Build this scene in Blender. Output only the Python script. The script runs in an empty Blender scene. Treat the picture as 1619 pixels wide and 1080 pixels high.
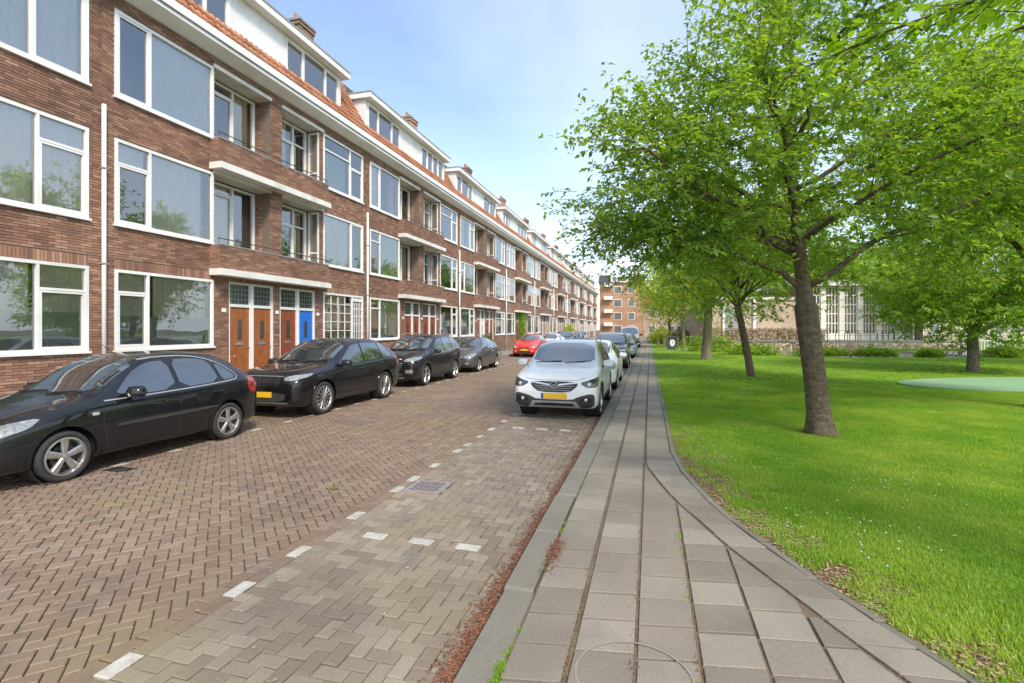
import bpy, bmesh, math, random
import numpy as np
from mathutils import Vector, Matrix
from mathutils.bvhtree import BVHTree
R = math.radians
rng = random.Random(11)
nr = np.random.RandomState(5)
sc = bpy.context.scene
COL = sc.collection

# ---------------- camera
cam = bpy.data.cameras.new('camera'); camo = bpy.data.objects.new('camera', cam); COL.objects.link(camo)
camo.location = (0, 0, 1.85); camo.rotation_euler = (R(90), 0, R(15.37))
cam.sensor_width = 36; cam.lens = 795 / 1619 * 36; cam.shift_y = -20.5 / 1619
cam.clip_start = .05; cam.clip_end = 3000
sc.camera = camo

# ---------------- world
SUN_EL, SUN_AZ = R(46), R(137)          # azimuth measured clockwise from +Y (street direction)
w = bpy.data.worlds.new('World'); sc.world = w; w.use_nodes = True
nt = w.node_tree; N = nt.nodes; Lk = nt.links; N.clear()
out = N.new('ShaderNodeOutputWorld'); bg = N.new('ShaderNodeBackground'); sky = N.new('ShaderNodeTexSky')
sky.sky_type = 'NISHITA'; sky.sun_disc = False; sky.sun_elevation = SUN_EL; sky.sun_rotation = SUN_AZ
sky.air_density = 1.0; sky.dust_density = 1.2; sky.ozone_density = 1.5; sky.altitude = 0
tc = N.new('ShaderNodeTexCoord'); sp = N.new('ShaderNodeSeparateXYZ'); Lk.new(tc.outputs['Generated'], sp.inputs[0])
# clouds: project direction on a high plane so they flatten to the horizon
ad = N.new('ShaderNodeMath'); ad.operation = 'ADD'; ad.inputs[1].default_value = .18; Lk.new(sp.outputs[2], ad.inputs[0])
mx = N.new('ShaderNodeMath'); mx.operation = 'MAXIMUM'; mx.inputs[1].default_value = .05; Lk.new(ad.outputs[0], mx.inputs[0])
dv = N.new('ShaderNodeVectorMath'); dv.operation = 'DIVIDE'; Lk.new(tc.outputs['Generated'], dv.inputs[0])
cb = N.new('ShaderNodeCombineXYZ')
for i in range(3): Lk.new(mx.outputs[0], cb.inputs[i])
Lk.new(cb.outputs[0], dv.inputs[1])
nz = N.new('ShaderNodeTexNoise'); nz.inputs['Scale'].default_value = 1.1; nz.inputs['Detail'].default_value = 6; nz.inputs['Roughness'].default_value = .5
mp = N.new('ShaderNodeMapping'); mp.inputs['Location'].default_value = (3.3, 1.2, 0); mp.inputs['Scale'].default_value = (1, .55, 1); Lk.new(dv.outputs[0], mp.inputs[0]); Lk.new(mp.outputs[0], nz.inputs[0])
cr = N.new('ShaderNodeMapRange'); cr.inputs[1].default_value = .42; cr.inputs[2].default_value = .78; cr.inputs[3].default_value = 0; cr.inputs[4].default_value = .55; Lk.new(nz.outputs[0], cr.inputs[0])
# haze veil near the horizon
hz = N.new('ShaderNodeMapRange'); hz.inputs[1].default_value = .0; hz.inputs[2].default_value = .40; hz.inputs[3].default_value = .72; hz.inputs[4].default_value = .10; Lk.new(sp.outputs[2], hz.inputs[0])
m1 = N.new('ShaderNodeMix'); m1.data_type = 'RGBA'; Lk.new(hz.outputs[0], m1.inputs[0]); Lk.new(sky.outputs[0], m1.inputs[6]); m1.inputs[7].default_value = (3.9, 4.5, 5.25, 1)
m2 = N.new('ShaderNodeMix'); m2.data_type = 'RGBA'; Lk.new(cr.outputs[0], m2.inputs[0]); Lk.new(m1.outputs[2], m2.inputs[6]); m2.inputs[7].default_value = (4.6, 4.95, 5.4, 1)
Lk.new(m2.outputs[2], bg.inputs[0]); bg.inputs[1].default_value = .14
Lk.new(bg.outputs[0], out.inputs[0])
# ---------------- sun
sl = bpy.data.lights.new('sun', 'SUN'); sl.energy = 1.9; sl.angle = R(11); sl.color = (1, .91, .77)
so = bpy.data.objects.new('sun', sl); COL.objects.link(so); so.location = (30, -20, 40)
sd = Vector((math.sin(SUN_AZ) * math.cos(SUN_EL), math.cos(SUN_AZ) * math.cos(SUN_EL), math.sin(SUN_EL)))
so.rotation_euler = sd.to_track_quat('Z', 'Y').to_euler()
sc.view_settings.view_transform = 'Standard'; sc.view_settings.look = 'None'
sc.view_settings.gamma = 1; sc.view_settings.use_curve_mapping = False
sc.view_settings.exposure = 1.12
sc.cycles.max_bounces = 8; sc.cycles.transparent_max_bounces = 16

# ---------------- material helpers
def nmat(name):
    m = bpy.data.materials.new(name); m.use_nodes = True
    return m, m.node_tree, m.node_tree.nodes['Principled BSDF']
def node(t, kind, **kw):
    n = t.nodes.new(kind)
    for k, v in kw.items(): setattr(n, k, v)
    return n
def mixc(t, fac, a, b, mode='MIX'):
    n = node(t, 'ShaderNodeMix', data_type='RGBA', blend_type=mode)
    for i, v in ((0, fac), (6, a), (7, b)):
        if hasattr(v, 'is_linked') or isinstance(v, bpy.types.NodeSocket): t.links.new(v, n.inputs[i])
        elif i == 0: n.inputs[0].default_value = v
        else: n.inputs[i].default_value = (*v, 1)
    return n.outputs[2]
def mrange(t, v, a, b, c, d):
    n = node(t, 'ShaderNodeMapRange'); t.links.new(v, n.inputs[0])
    for i, x in enumerate((a, b, c, d)): n.inputs[i + 1].default_value = x
    return n.outputs[0]
def noise(t, vec, scale, detail=4, rough=.55):
    n = node(t, 'ShaderNodeTexNoise'); n.inputs['Scale'].default_value = scale; n.inputs['Detail'].default_value = detail; n.inputs['Roughness'].default_value = rough
    if vec is not None: t.links.new(vec, n.inputs['Vector'])
    return n.outputs[0]
def islandrand(t):
    g = node(t, 'ShaderNodeNewGeometry'); o = node(t, 'ShaderNodeObjectInfo')
    a = node(t, 'ShaderNodeMath', operation='ADD'); t.links.new(g.outputs['Random Per Island'], a.inputs[0]); t.links.new(o.outputs['Random'], a.inputs[1])
    f = node(t, 'ShaderNodeMath', operation='FRACT'); t.links.new(a.outputs[0], f.inputs[0])
    return f.outputs[0]
def ramp(t, v, stops):
    n = node(t, 'ShaderNodeValToRGB'); t.links.new(v, n.inputs[0]); e = n.color_ramp.elements
    while len(e) < len(stops): e.new(.5)
    for el, (p, c) in zip(e, stops): el.position = p; el.color = (*c, 1)
    return n.outputs[0]
def pos(t): return node(t, 'ShaderNodeNewGeometry').outputs['Position']
def bump(t, b, h, s, d=.02):
    n = node(t, 'ShaderNodeBump'); n.inputs['Strength'].default_value = s; n.inputs['Distance'].default_value = d
    t.links.new(h, n.inputs['Height']); t.links.new(n.outputs[0], b.inputs['Normal'])
def pmat(name, c1, c2=None, scale=3, rough=.6, metal=0, island=0, stain=None, stain_scale=.6, fine=0, fscale=120, bmp=0, bscale=60, coat=0, spec=.5, rvar=.08):
    """general procedural material: two tone noise + per-piece variation + stains + fine grain"""
    m, t, b = nmat(name)
    if c2 is None: c2 = tuple(x * .88 for x in c1)
    p = pos(t)
    col = mixc(t, mrange(t, noise(t, p, scale), .3, .7, 0, 1), c1, c2)
    if island:
        r = islandrand(t); v = mrange(t, r, 0, 1, 1 - island, 1 + island)
        cbn = node(t, 'ShaderNodeCombineXYZ')
        for i in range(3): t.links.new(v, cbn.inputs[i])
        col = mixc(t, 1.0, col, cbn.outputs[0], 'MULTIPLY')
    if stain: col = mixc(t, mrange(t, noise(t, p, stain_scale, 5), .5, .75, 0, .8), col, stain)
    if fine:
        v = mrange(t, noise(t, p, fscale, 2, .7), .3, .7, 1 - fine, 1 + fine)
        cbn = node(t, 'ShaderNodeCombineXYZ')
        for i in range(3): t.links.new(v, cbn.inputs[i])
        col = mixc(t, 1.0, col, cbn.outputs[0], 'MULTIPLY')
    t.links.new(col, b.inputs['Base Color'])
    t.links.new(mrange(t, noise(t, p, scale * 2.3), .3, .7, max(0, rough - rvar), min(1, rough + rvar)), b.inputs['Roughness'])
    b.inputs['Metallic'].default_value = metal; b.inputs['Coat Weight'].default_value = coat; b.inputs['Coat Roughness'].default_value = .03
    b.inputs['Specular IOR Level'].default_value = spec
    if bmp: bump(t, b, noise(t, p, bscale, 3), bmp, .01)
    return m

def glassmat(name, tint=(.9, .95, .95), boost=.06, ior=1.7, rough=.01):
    m = bpy.data.materials.new(name); m.use_nodes = True; t = m.node_tree; t.nodes.clear()
    o = node(t, 'ShaderNodeOutputMaterial'); mixs = node(t, 'ShaderNodeMixShader'); tr = node(t, 'ShaderNodeBsdfTransparent'); gl = node(t, 'ShaderNodeBsdfGlossy')
    tr.inputs[0].default_value = (*tint, 1); gl.inputs['Roughness'].default_value = rough
    fr = node(t, 'ShaderNodeFresnel'); fr.inputs[0].default_value = ior
    a = node(t, 'ShaderNodeMath', operation='ADD', use_clamp=True); a.inputs[1].default_value = boost; t.links.new(fr.outputs[0], a.inputs[0])
    # slightly wavy sheet glass
    nb = node(t, 'ShaderNodeBump'); nb.inputs['Strength'].default_value = .035; nb.inputs['Distance'].default_value = .05
    t.links.new(noise(t, pos(t), 1.3, 1), nb.inputs['Height']); t.links.new(nb.outputs[0], gl.inputs['Normal'])
    t.links.new(a.outputs[0], mixs.inputs[0]); t.links.new(tr.outputs[0], mixs.inputs[1]); t.links.new(gl.outputs[0], mixs.inputs[2]); t.links.new(mixs.outputs[0], o.inputs[0])
    return m

def brickramp(t, r, kind):
    if kind == 'pale': return ramp(t, r, [(0, (.36, .26, .19)), (.5, (.46, .34, .255)), (1, (.56, .45, .35))])
    if kind == 'dark': return ramp(t, r, [(0, (.175, .094, .064)), (.3, (.23, .12, .078)), (.6, (.275, .146, .093)), (.85, (.315, .175, .114)), (1, (.375, .235, .16))])
    return ramp(t, r, [(0, (.34, .17, .095)), (.4, (.46, .24, .135)), (.75, (.52, .29, .17)), (1, (.58, .36, .23))])
def brick_single(name, kind='dark'):
    m, t, b = nmat(name); r = islandrand(t); p = pos(t)
    col = brickramp(t, r, kind)
    lg = mrange(t, noise(t, p, .45, 3), .35, .65, .82, 1.15)
    fn = mrange(t, noise(t, p, 70, 3), .3, .7, .8, 1.2)
    mm = node(t, 'ShaderNodeMath', operation='MULTIPLY'); t.links.new(lg, mm.inputs[0]); t.links.new(fn, mm.inputs[1])
    c = node(t, 'ShaderNodeCombineXYZ')
    for i in range(3): t.links.new(mm.outputs[0], c.inputs[i])
    col = mixc(t, 1.0, col, c.outputs[0], 'MULTIPLY')
    t.links.new(col, b.inputs['Base Color']); b.inputs['Roughness'].default_value = .85
    bump(t, b, noise(t, p, 90, 3), .4, .004)
    return m
def brick_tex(name, kind='dark', mortar=(.22, .17, .13), soldier=False):
    m, t, b = nmat(name); p = pos(t)
    s = node(t, 'ShaderNodeSeparateXYZ'); t.links.new(p, s.inputs[0])
    a = node(t, 'ShaderNodeMath', operation='ADD'); t.links.new(s.outputs[0], a.inputs[0]); t.links.new(s.outputs[1], a.inputs[1])
    c = node(t, 'ShaderNodeCombineXYZ'); t.links.new(a.outputs[0], c.inputs[0]); t.links.new(s.outputs[2], c.inputs[1])
    bt = node(t, 'ShaderNodeTexBrick'); t.links.new(c.outputs[0], bt.inputs['Vector'])
    bt.inputs['Scale'].default_value = 1; bt.inputs['Brick Width'].default_value = .225; bt.inputs['Row Height'].default_value = .056
    bt.inputs['Mortar Size'].default_value = .007; bt.inputs['Mortar Smooth'].default_value = .2; bt.inputs['Bias'].default_value = 0
    bt.inputs['Color1'].default_value = (0, 0, 0, 1); bt.inputs['Color2'].default_value = (1, 1, 1, 1); bt.inputs['Mortar'].default_value = (.5, .5, .5, 1)
    sr = node(t, 'ShaderNodeSeparateColor'); t.links.new(bt.outputs['Color'], sr.inputs[0])
    col = brickramp(t, sr.outputs[0], kind)
    v = mrange(t, noise(t, p, .45, 3), .35, .65, .82, 1.15); cc = node(t, 'ShaderNodeCombineXYZ')
    for i in range(3): t.links.new(v, cc.inputs[i])
    col = mixc(t, 1.0, col, cc.outputs[0], 'MULTIPLY')
    col = mixc(t, bt.outputs['Fac'], col, mortar)
    t.links.new(col, b.inputs['Base Color']); b.inputs['Roughness'].default_value = .85
    inv = node(t, 'ShaderNodeMath', operation='SUBTRACT'); inv.inputs[0].default_value = 1; t.links.new(bt.outputs['Fac'], inv.inputs[1])
    bump(t, b, inv.outputs[0], .6, .012)
    return m
def leafmat(name, ca, cb, trans=.45, yel=None):
    m = bpy.data.materials.new(name); m.use_nodes = True; t = m.node_tree; t.nodes.clear()
    o = node(t, 'ShaderNodeOutputMaterial'); r = islandrand(t); p = pos(t)
    col = mixc(t, r, ca, cb)
    col = mixc(t, mrange(t, noise(t, p, .9, 3), .4, .65, 0, .7), col, yel or cb)
    pb = node(t, 'ShaderNodeBsdfPrincipled'); t.links.new(col, pb.inputs['Base Color']); pb.inputs['Roughness'].default_value = .42; pb.inputs['Specular IOR Level'].default_value = .35
    tl = node(t, 'ShaderNodeBsdfTranslucent')
    tcol = mixc(t, 1.0, col, (2.2, 2.1, .75), 'MULTIPLY'); t.links.new(tcol, tl.inputs[0])
    ms = node(t, 'ShaderNodeMixShader'); ms.inputs[0].default_value = trans
    t.links.new(pb.outputs[0], ms.inputs[1]); t.links.new(tl.outputs[0], ms.inputs[2]); t.links.new(ms.outputs[0], o.inputs[0])
    return m
def bark(name, ca, cb):
    m, t, b = nmat(name); g = node(t, 'ShaderNodeTexCoord').outputs['Object']
    mpn = node(t, 'ShaderNodeMapping'); mpn.inputs['Scale'].default_value = (4, 4, 7); t.links.new(g, mpn.inputs[0])
    n1 = noise(t, mpn.outputs[0], 1.6, 6, .65)
    mp2 = node(t, 'ShaderNodeMapping'); mp2.inputs['Scale'].default_value = (11, 11, 6); t.links.new(g, mp2.inputs[0])
    n2 = noise(t, mp2.outputs[0], 2, 5, .65)
    col = mixc(t, mrange(t, n1, .35, .65, 0, 1), ca, cb)
    col = mixc(t, mrange(t, n2, .5, .75, 0, .8), col, tuple(x * .45 for x in ca))
    col = mixc(t, mrange(t, noise(t, g, 2.2, 4), .52, .7, 0, .55), col, (.10, .12, .045))
    t.links.new(col, b.inputs['Base Color']); b.inputs['Roughness'].default_value = .9
    a = node(t, 'ShaderNodeMath', operation='ADD'); t.links.new(n1, a.inputs[0]); t.links.new(n2, a.inputs[1])
    bump(t, b, a.outputs[0], 1.0, .07)
    return m

MT = {}
MT['brick'] = brick_single('brick_red_brown'); MT['bricktex'] = brick_tex('brick_wall_red_brown'); MT['orangetex'] = brick_tex('brick_wall_orange', 'orange', (.34, .22, .15))
MT['brick_orange'] = brick_single('brick_orange_brown', 'orange')
MT['mortar'] = pmat('mortar', (.20, .155, .12), (.14, .105, .08), 8, .95)
MT['white'] = pmat('white_paint', (.80, .80, .77), (.74, .735, .70), 1.5, .4, stain=(.62, .60, .54), stain_scale=.9)
MT['slabwhite'] = pmat('white_painted_concrete', (.76, .74, .69), (.66, .635, .58), 1.8, .65, stain=(.42, .38, .31), stain_scale=1.3, bmp=.2)
MT['panel'] = pmat('white_wall_panel', (.76, .76, .74), (.70, .70, .68), 1, .5, stain=(.6, .58, .53), stain_scale=.7)
MT['grey'] = pmat('grey_metal', (.35, .35, .35), (.27, .27, .27), 4, .45, .3)
MT['dark'] = pmat('dark_trim', (.03, .03, .032), (.02, .02, .022), 4, .5)
MT['glass'] = glassmat('window_glass', (.97, .95, .94), .24, 1.6)
MT['room'] = pmat('dim_room', (.24, .22, .19), (.17, .155, .135), 1, .9)
MT['curtain'] = pmat('cream_curtain', (.78, .74, .64), (.70, .66, .56), 3, .9)
MT['net'] = pmat('white_net_curtain', (.88, .87, .85), (.82, .81, .79), 3, .9)
MT['yellowcurtain'] = pmat('yellow_curtain', (.72, .58, .34), (.65, .5, .28), 3, .9)
MT['greencurtain'] = pmat('pale_green_blind', (.50, .62, .52), (.44, .57, .47), 2, .9)
MT['screen'] = pmat('grey_window_screen', (.13, .13, .135), (.10, .10, .105), 3, .8)
MT['frost'] = pmat('frosted_film', (.42, .44, .40), (.36, .38, .34), 3, .5)
MT['door'] = pmat('brown_wood', (.34, .115, .035), (.25, .075, .022), 7, .38, fine=.15, fscale=30, coat=.15)
MT['doorred'] = pmat('red_brown_wood', (.26, .065, .028), (.20, .05, .02), 7, .4, fine=.15, fscale=30)
MT['doorblue'] = pmat('blue_paint', (.02, .16, .62), (.018, .14, .54), 3, .32, coat=.2)
MT['stone'] = pmat('stone_step', (.30, .29, .27), (.22, .21, .2), 6, .8, fine=.2)
MT['tile'] = pmat('orange_roof_tile', (.44, .17, .08), (.35, .15, .085), 3, .8, island=.3, stain=(.33, .24, .155), stain_scale=1.1, fine=.15)
MT['roofflat'] = pmat('bitumen_roof', (.07, .07, .07), (.05, .05, .05), 2, .85)
MT['zinc'] = pmat('zinc_edge', (.36, .35, .33), (.28, .27, .25), 3, .5, .2)
MT['pot'] = pmat('clay_pot', (.38, .17, .09), None, 6, .8)
MT['plate'] = pmat('number_plate_yellow', (.80, .46, .02), (.75, .42, .02), 6, .4)
MT['plateblue'] = pmat('number_plate_blue', (.02, .08, .4), None, 5, .4)

def pv(name, stops, moss, jstain, dist=1.0, large=.5):
    m, t, b = nmat(name); r = islandrand(t); p = pos(t)
    col = ramp(t, r, stops)
    def mul(col, v):
        c = node(t, 'ShaderNodeCombineXYZ')
        for i in range(3): t.links.new(v, c.inputs[i])
        return mixc(t, 1.0, col, c.outputs[0], 'MULTIPLY')
    col = mul(col, mrange(t, noise(t, p, 160, 2, .8), .25, .75, .62, 1.38))
    col = mul(col, mrange(t, noise(t, p, large, 4), .35, .65, .84, 1.14))
    col = mixc(t, mrange(t, noise(t, p, .8, 6), .50, .68, 0, .7), col, moss)
    col = mixc(t, mrange(t, noise(t, p, 2.3, 5), .56, .72, 0, .7), col, jstain)
    # pale specks of grit
    vr = node(t, 'ShaderNodeTexVoronoi'); vr.inputs['Scale'].default_value = 60; t.links.new(p, vr.inputs['Vector'])
    col = mixc(t, mrange(t, vr.outputs['Distance'], .10, .16, .45, 0), col, (.52, .48, .42))
    t.links.new(col, b.inputs['Base Color'])
    t.links.new(mrange(t, noise(t, p, 3, 3), .3, .7, .55, .85), b.inputs['Roughness'])
    bump(t, b, noise(t, p, 150, 3, .7), .55, .003)
    return m
MT['roadpaver'] = pv('brown_clay_paver', [(0, (.175, .122, .085)), (.35, (.195, .135, .093)), (.7, (.212, .15, .104)), (1, (.235, .175, .128))], (.21, .165, .085), (.13, .10, .085))
MT['baypaver'] = pv('grey_concrete_paver', [(0, (.19, .148, .108)), (.4, (.228, .182, .134)), (.8, (.255, .208, .154)), (1, (.285, .238, .18))], (.24, .20, .125), (.16, .14, .12))
MT['slab'] = pv('grey_sidewalk_slab', [(0, (.20, .168, .128)), (.5, (.25, .213, .166)), (1, (.30, .26, .208))], (.25, .225, .17), (.19, .17, .15), large=.8)
MT['kerb'] = pv('concrete_kerb', [(0, (.185, .165, .13)), (1, (.225, .205, .168))], (.17, .15, .10), (.16, .15, .12))
MT['joint'] = pmat('paver_joint_soil', (.085, .062, .04), (.07, .068, .03), 5, .95, stain=(.13, .075, .045), stain_scale=2.5, fine=.3)
MT['sjoint'] = pmat('sidewalk_joint_litter', (.19, .135, .092), (.13, .115, .065), 2.2, .95, stain=(.10, .065, .04), stain_scale=4, fine=.4)
MT['mark'] = pmat('white_marking_stone', (.47, .45, .40), (.36, .34, .29), 14, .7, island=.12, fine=.2, stain=(.26, .23, .18), stain_scale=9)

# ---------------- mesh helpers
def link(o, parent=None):
    COL.objects.link(o)
    if parent is not None: o.parent = parent
    return o
def newobj(name, me, parent=None, loc=None, rotz=None):
    o = bpy.data.objects.new(name, me)
    if loc is not None: o.location = loc
    if rotz is not None: o.rotation_euler = (0, 0, rotz)
    return link(o, parent)
def tag(o, label=None, cat=None, group=None, kind=None):
    if label: o['label'] = label
    if cat: o['category'] = cat
    if group: o['group'] = group
    if kind: o['kind'] = kind
    return o
def empty(name, loc, label=None, cat=None, group=None, rz=0):
    o = bpy.data.objects.new(name, None); o.location = loc; o.rotation_euler = (0, 0, rz); o.empty_display_size = .3
    COL.objects.link(o); return tag(o, label, cat, group)
def copy_tree(o, parent=None):
    c = o.copy(); COL.objects.link(c)
    if parent is not None:
        c.parent = parent; c.matrix_parent_inverse = o.matrix_parent_inverse
    for ch in list(o.children): copy_tree(ch, c)
    return c
class MB:
    def __init__(s): s.v = []; s.f = []
    def quad(s, *p):
        b = len(s.v); s.v += [tuple(q) for q in p]; s.f.append(tuple(range(b, b + len(p)))); return s
    def box(s, x0, x1, y0, y1, z0, z1, fn=None):
        b = len(s.v)
        P = [(x0, y0, z0), (x1, y0, z0), (x1, y1, z0), (x0, y1, z0), (x0, y0, z1), (x1, y0, z1), (x1, y1, z1), (x0, y1, z1)]
        if fn: P = [fn(*q) for q in P]
        s.v += P
        s.f += [tuple(b + i for i in q) for q in ((3, 2, 1, 0), (4, 5, 6, 7), (0, 1, 5, 4), (1, 2, 6, 5), (2, 3, 7, 6), (3, 0, 4, 7))]
        return s
    def prism(s, poly, h0, h1, fn=None):
        """poly in (a,b), extruded along third axis from h0 to h1; fn maps (a,b,h)->xyz"""
        fn = fn or (lambda a, b, h: (a, b, h)); n = len(poly); b = len(s.v)
        s.v += [fn(p[0], p[1], h0) for p in poly] + [fn(p[0], p[1], h1) for p in poly]
        s.f.append(tuple(b + i for i in reversed(range(n)))); s.f.append(tuple(b + n + i for i in range(n)))
        for i in range(n):
            j = (i + 1) % n; s.f.append((b + i, b + j, b + n + j, b + n + i))
        return s
    def tube(s, pts, rad, n=8, cap=True):
        pts = [Vector(p) for p in pts]; b = len(s.v); up = Vector((0, 0, 1)); m = len(pts)
        prev = None
        for i, p in enumerate(pts):
            d = (pts[min(i + 1, m - 1)] - pts[max(i - 1, 0)]).normalized()
            if prev is None:
                a = d.cross(up if abs(d.z) < .9 else Vector((1, 0, 0))).normalized()
            else:
                a = (prev - d * prev.dot(d)).normalized()
            prev = a; c = d.cross(a); r = rad[i] if hasattr(rad, '__len__') else rad
            for k in range(n):
                th = 2 * math.pi * k / n; q = p + (a * math.cos(th) + c * math.sin(th)) * r; s.v.append(tuple(q))
        for i in range(m - 1):
            for k in range(n):
                k2 = (k + 1) % n; s.f.append((b + i * n + k, b + i * n + k2, b + (i + 1) * n + k2, b + (i + 1) * n + k))
        if cap:
            s.f.append(tuple(b + k for k in reversed(range(n)))); s.f.append(tuple(b + (m - 1) * n + k for k in range(n)))
        return s
    def lathe(s, prof, n=24, fn=None):
        fn = fn or (lambda r, h, th: (r * math.cos(th), r * math.sin(th), h)); b = len(s.v); m = len(prof)
        for (r, h) in prof:
            for k in range(n): s.v.append(fn(r, h, 2 * math.pi * k / n))
        for i in range(m - 1):
            for k in range(n):
                k2 = (k + 1) % n; s.f.append((b + i * n + k, b + i * n + k2, b + (i + 1) * n + k2, b + (i + 1) * n + k))
        return s
    def mesh(s, name, mat=None, smooth=False, fixn=False):
        me = bpy.data.meshes.new(name); me.from_pydata(s.v, [], s.f)
        if fixn:
            bm = bmesh.new(); bm.from_mesh(me); bmesh.ops.recalc_face_normals(bm, faces=bm.faces[:]); bm.to_mesh(me); bm.free()
        if smooth: me.polygons.foreach_set('use_smooth', [True] * len(me.polygons))
        if mat: me.materials.append(mat if not isinstance(mat, str) else MT[mat])
        return me
    def build(s, name, mat, parent=None, smooth=False, loc=None, kind=None, fixn=False):
        o = newobj(name, s.mesh(name, mat, smooth, fixn), parent, loc)
        if kind: o['kind'] = kind
        return o
def fastmesh(name, V, F, mat, smooth=False):
    V = np.asarray(V, dtype=np.float32); F = np.asarray(F, dtype=np.int32); k = F.shape[1]
    me = bpy.data.meshes.new(name); me.vertices.add(len(V)); me.vertices.foreach_set('co', V.ravel())
    me.loops.add(F.size); me.loops.foreach_set('vertex_index', F.ravel()); me.polygons.add(len(F))
    me.polygons.foreach_set('loop_start', np.arange(0, F.size, k, dtype=np.int32))
    try: me.polygons.foreach_set('loop_total', np.full(len(F), k, dtype=np.int32))
    except Exception: pass
    if smooth: me.polygons.foreach_set('use_smooth', np.ones(len(F), dtype=bool))
    me.update(calc_edges=True); me.validate(); me.materials.append(MT[mat] if isinstance(mat, str) else mat)
    return me
def clip_half(poly, a, b, c):
    """keep a*x+b*y<=c"""
    outp = []
    for i in range(len(poly)):
        p, q = poly[i], poly[(i + 1) % len(poly)]; dp = a * p[0] + b * p[1] - c; dq = a * q[0] + b * q[1] - c
        if dp <= 0: outp.append(p)
        if (dp < 0 < dq) or (dq < 0 < dp):
            t = dp / (dp - dq); outp.append((p[0] + (q[0] - p[0]) * t, p[1] + (q[1] - p[1]) * t))
    return outp
def clip_rect(poly, x0, x1, y0, y1):
    for a, b, c in ((-1, 0, -x0), (1, 0, x1), (0, -1, -y0), (0, 1, y1)):
        poly = clip_half(poly, a, b, c)
        if len(poly) < 3: return []
    return poly
def area(p): return abs(sum(p[i][0] * p[(i + 1) % len(p)][1] - p[(i + 1) % len(p)][0] * p[i][1] for i in range(len(p)))) / 2
def paver(mb, poly, z, gap=.0042, ch=.006, depth=.03, tilt=.003, r=rng):
    """one paving piece: chamfered top, sides, slightly uneven"""
    cx = sum(p[0] for p in poly) / len(poly); cy = sum(p[1] for p in poly) / len(poly); n = len(poly)
    sg = sum(poly[i][0] * poly[(i + 1) % n][1] - poly[(i + 1) % n][0] * poly[i][1] for i in range(n))
    if sg < 0: poly = poly[::-1]
    ta, tb, dz = r.uniform(-tilt, tilt), r.uniform(-tilt, tilt), r.uniform(-tilt, tilt) * .8
    def ins(d, zz):
        o = []
        for x, y in poly:
            dx, dy = x - cx, y - cy; l = math.hypot(dx, dy) or 1; k = 1 - d * 1.4 / l
            o.append((cx + dx * k, cy + dy * k, z + zz + dz + (dx * ta + dy * tb) * 8))
        return o
    b = len(mb.v); mb.v += ins(gap + ch, 0) + ins(gap, -ch) + ins(gap, -depth)
    mb.f.append(tuple(b + i for i in range(n)))
    for q in (0, 1):
        for i in range(n):
            j = (i + 1) % n; mb.f.append((b + (q + 1) * n + i, b + (q + 1) * n + j, b + q * n + j, b + q * n + i))
CAMP = (0, 0, 1.85)
# =====================================================  GROUND
g = MB(); g.quad((-600, -300, -.75), (600, -300, -.75), (600, 900, -.75), (-600, 900, -.75))
MT['earth'] = pmat('far_ground', (.10, .12, .05), (.13, .12, .07), .05, .95)
o = g.build('ground', 'earth'); o['kind'] = 'structure'

def sheet(name, x0, x1, y0, y1, z, mat, th=.4):
    m = MB().box(x0, x1, y0, y1, z - th, z); o = m.build(name, mat); o['kind'] = 'structure'; return o
def lay(parent, name, stuffname, polys, mat, z, nmax=300, **kw):
    """polys sorted by distance: nearest nmax visible as own objects, rest joined"""
    polys = [p for p in polys if len(p) >= 3 and area(p) > 2e-4]
    def cen(p): return (sum(q[0] for q in p) / len(p), sum(q[1] for q in p) / len(p))
    def vis(c):
        X, Y = c; s, k = math.sin(R(15.37)), math.cos(R(15.37)); d = -X * s + Y * k; r = X * k + Y * s
        return d > .3 and abs(r / d) < 1.06 and 1.85 / d < .76
    P = sorted(((math.hypot(*cen(p)), p) for p in polys), key=lambda t: t[0])
    k = 0; mb = MB()
    for d, p in P:
        c = cen(p)
        if k < nmax and vis(c) and area(p) > 4e-3:
            m1 = MB(); paver(m1, [(q[0] - c[0], q[1] - c[1]) for q in p], 0, **kw)
            newobj(name, m1.mesh(name, mat), parent, (c[0], c[1], z)); k += 1
        else: paver(mb, p, z, **kw)
    o = mb.build(stuffname, mat, parent); o['kind'] = 'stuff'
    return o
def herring(x0, x1, y0, y1, L, rot, ox=0, oy=0):
    w_ = L / 2; c, s = math.cos(rot), math.sin(rot); outp = []
    ext = math.hypot(x1 - x0, y1 - y0) / w_ / 2 + 3; mxx, myy = (x0 + x1) / 2, (y0 + y1) / 2; n = int(ext)
    for i in range(-n, n):
        for j in range(-n, n):
            k = (i - j) % 4
            if k == 0: r = (i, i + 2, j, j + 1)
            elif k == 3: r = (i, i + 1, j, j + 2)
            else: continue
            q = [(r[0], r[2]), (r[1], r[2]), (r[1], r[3]), (r[0], r[3])]
            q = [(mxx + ox + (a * c - b * s) * w_, myy + oy + (a * s + b * c) * w_) for a, b in q]
            if max(p[0] for p in q) < x0 or min(p[0] for p in q) > x1 or max(p[1] for p in q) < y0 or min(p[1] for p in q) > y1: continue
            q = clip_rect(q, x0, x1, y0, y1)
            if q: outp.append(q)
    return outp
KERB0, KERB1 = -.955, -.75
YF = 150
# road: bed sheet + clay pavers in 45 degree herringbone
road = sheet('road', -9.0, -2.98, -8, YF, -.018, 'joint')
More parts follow.
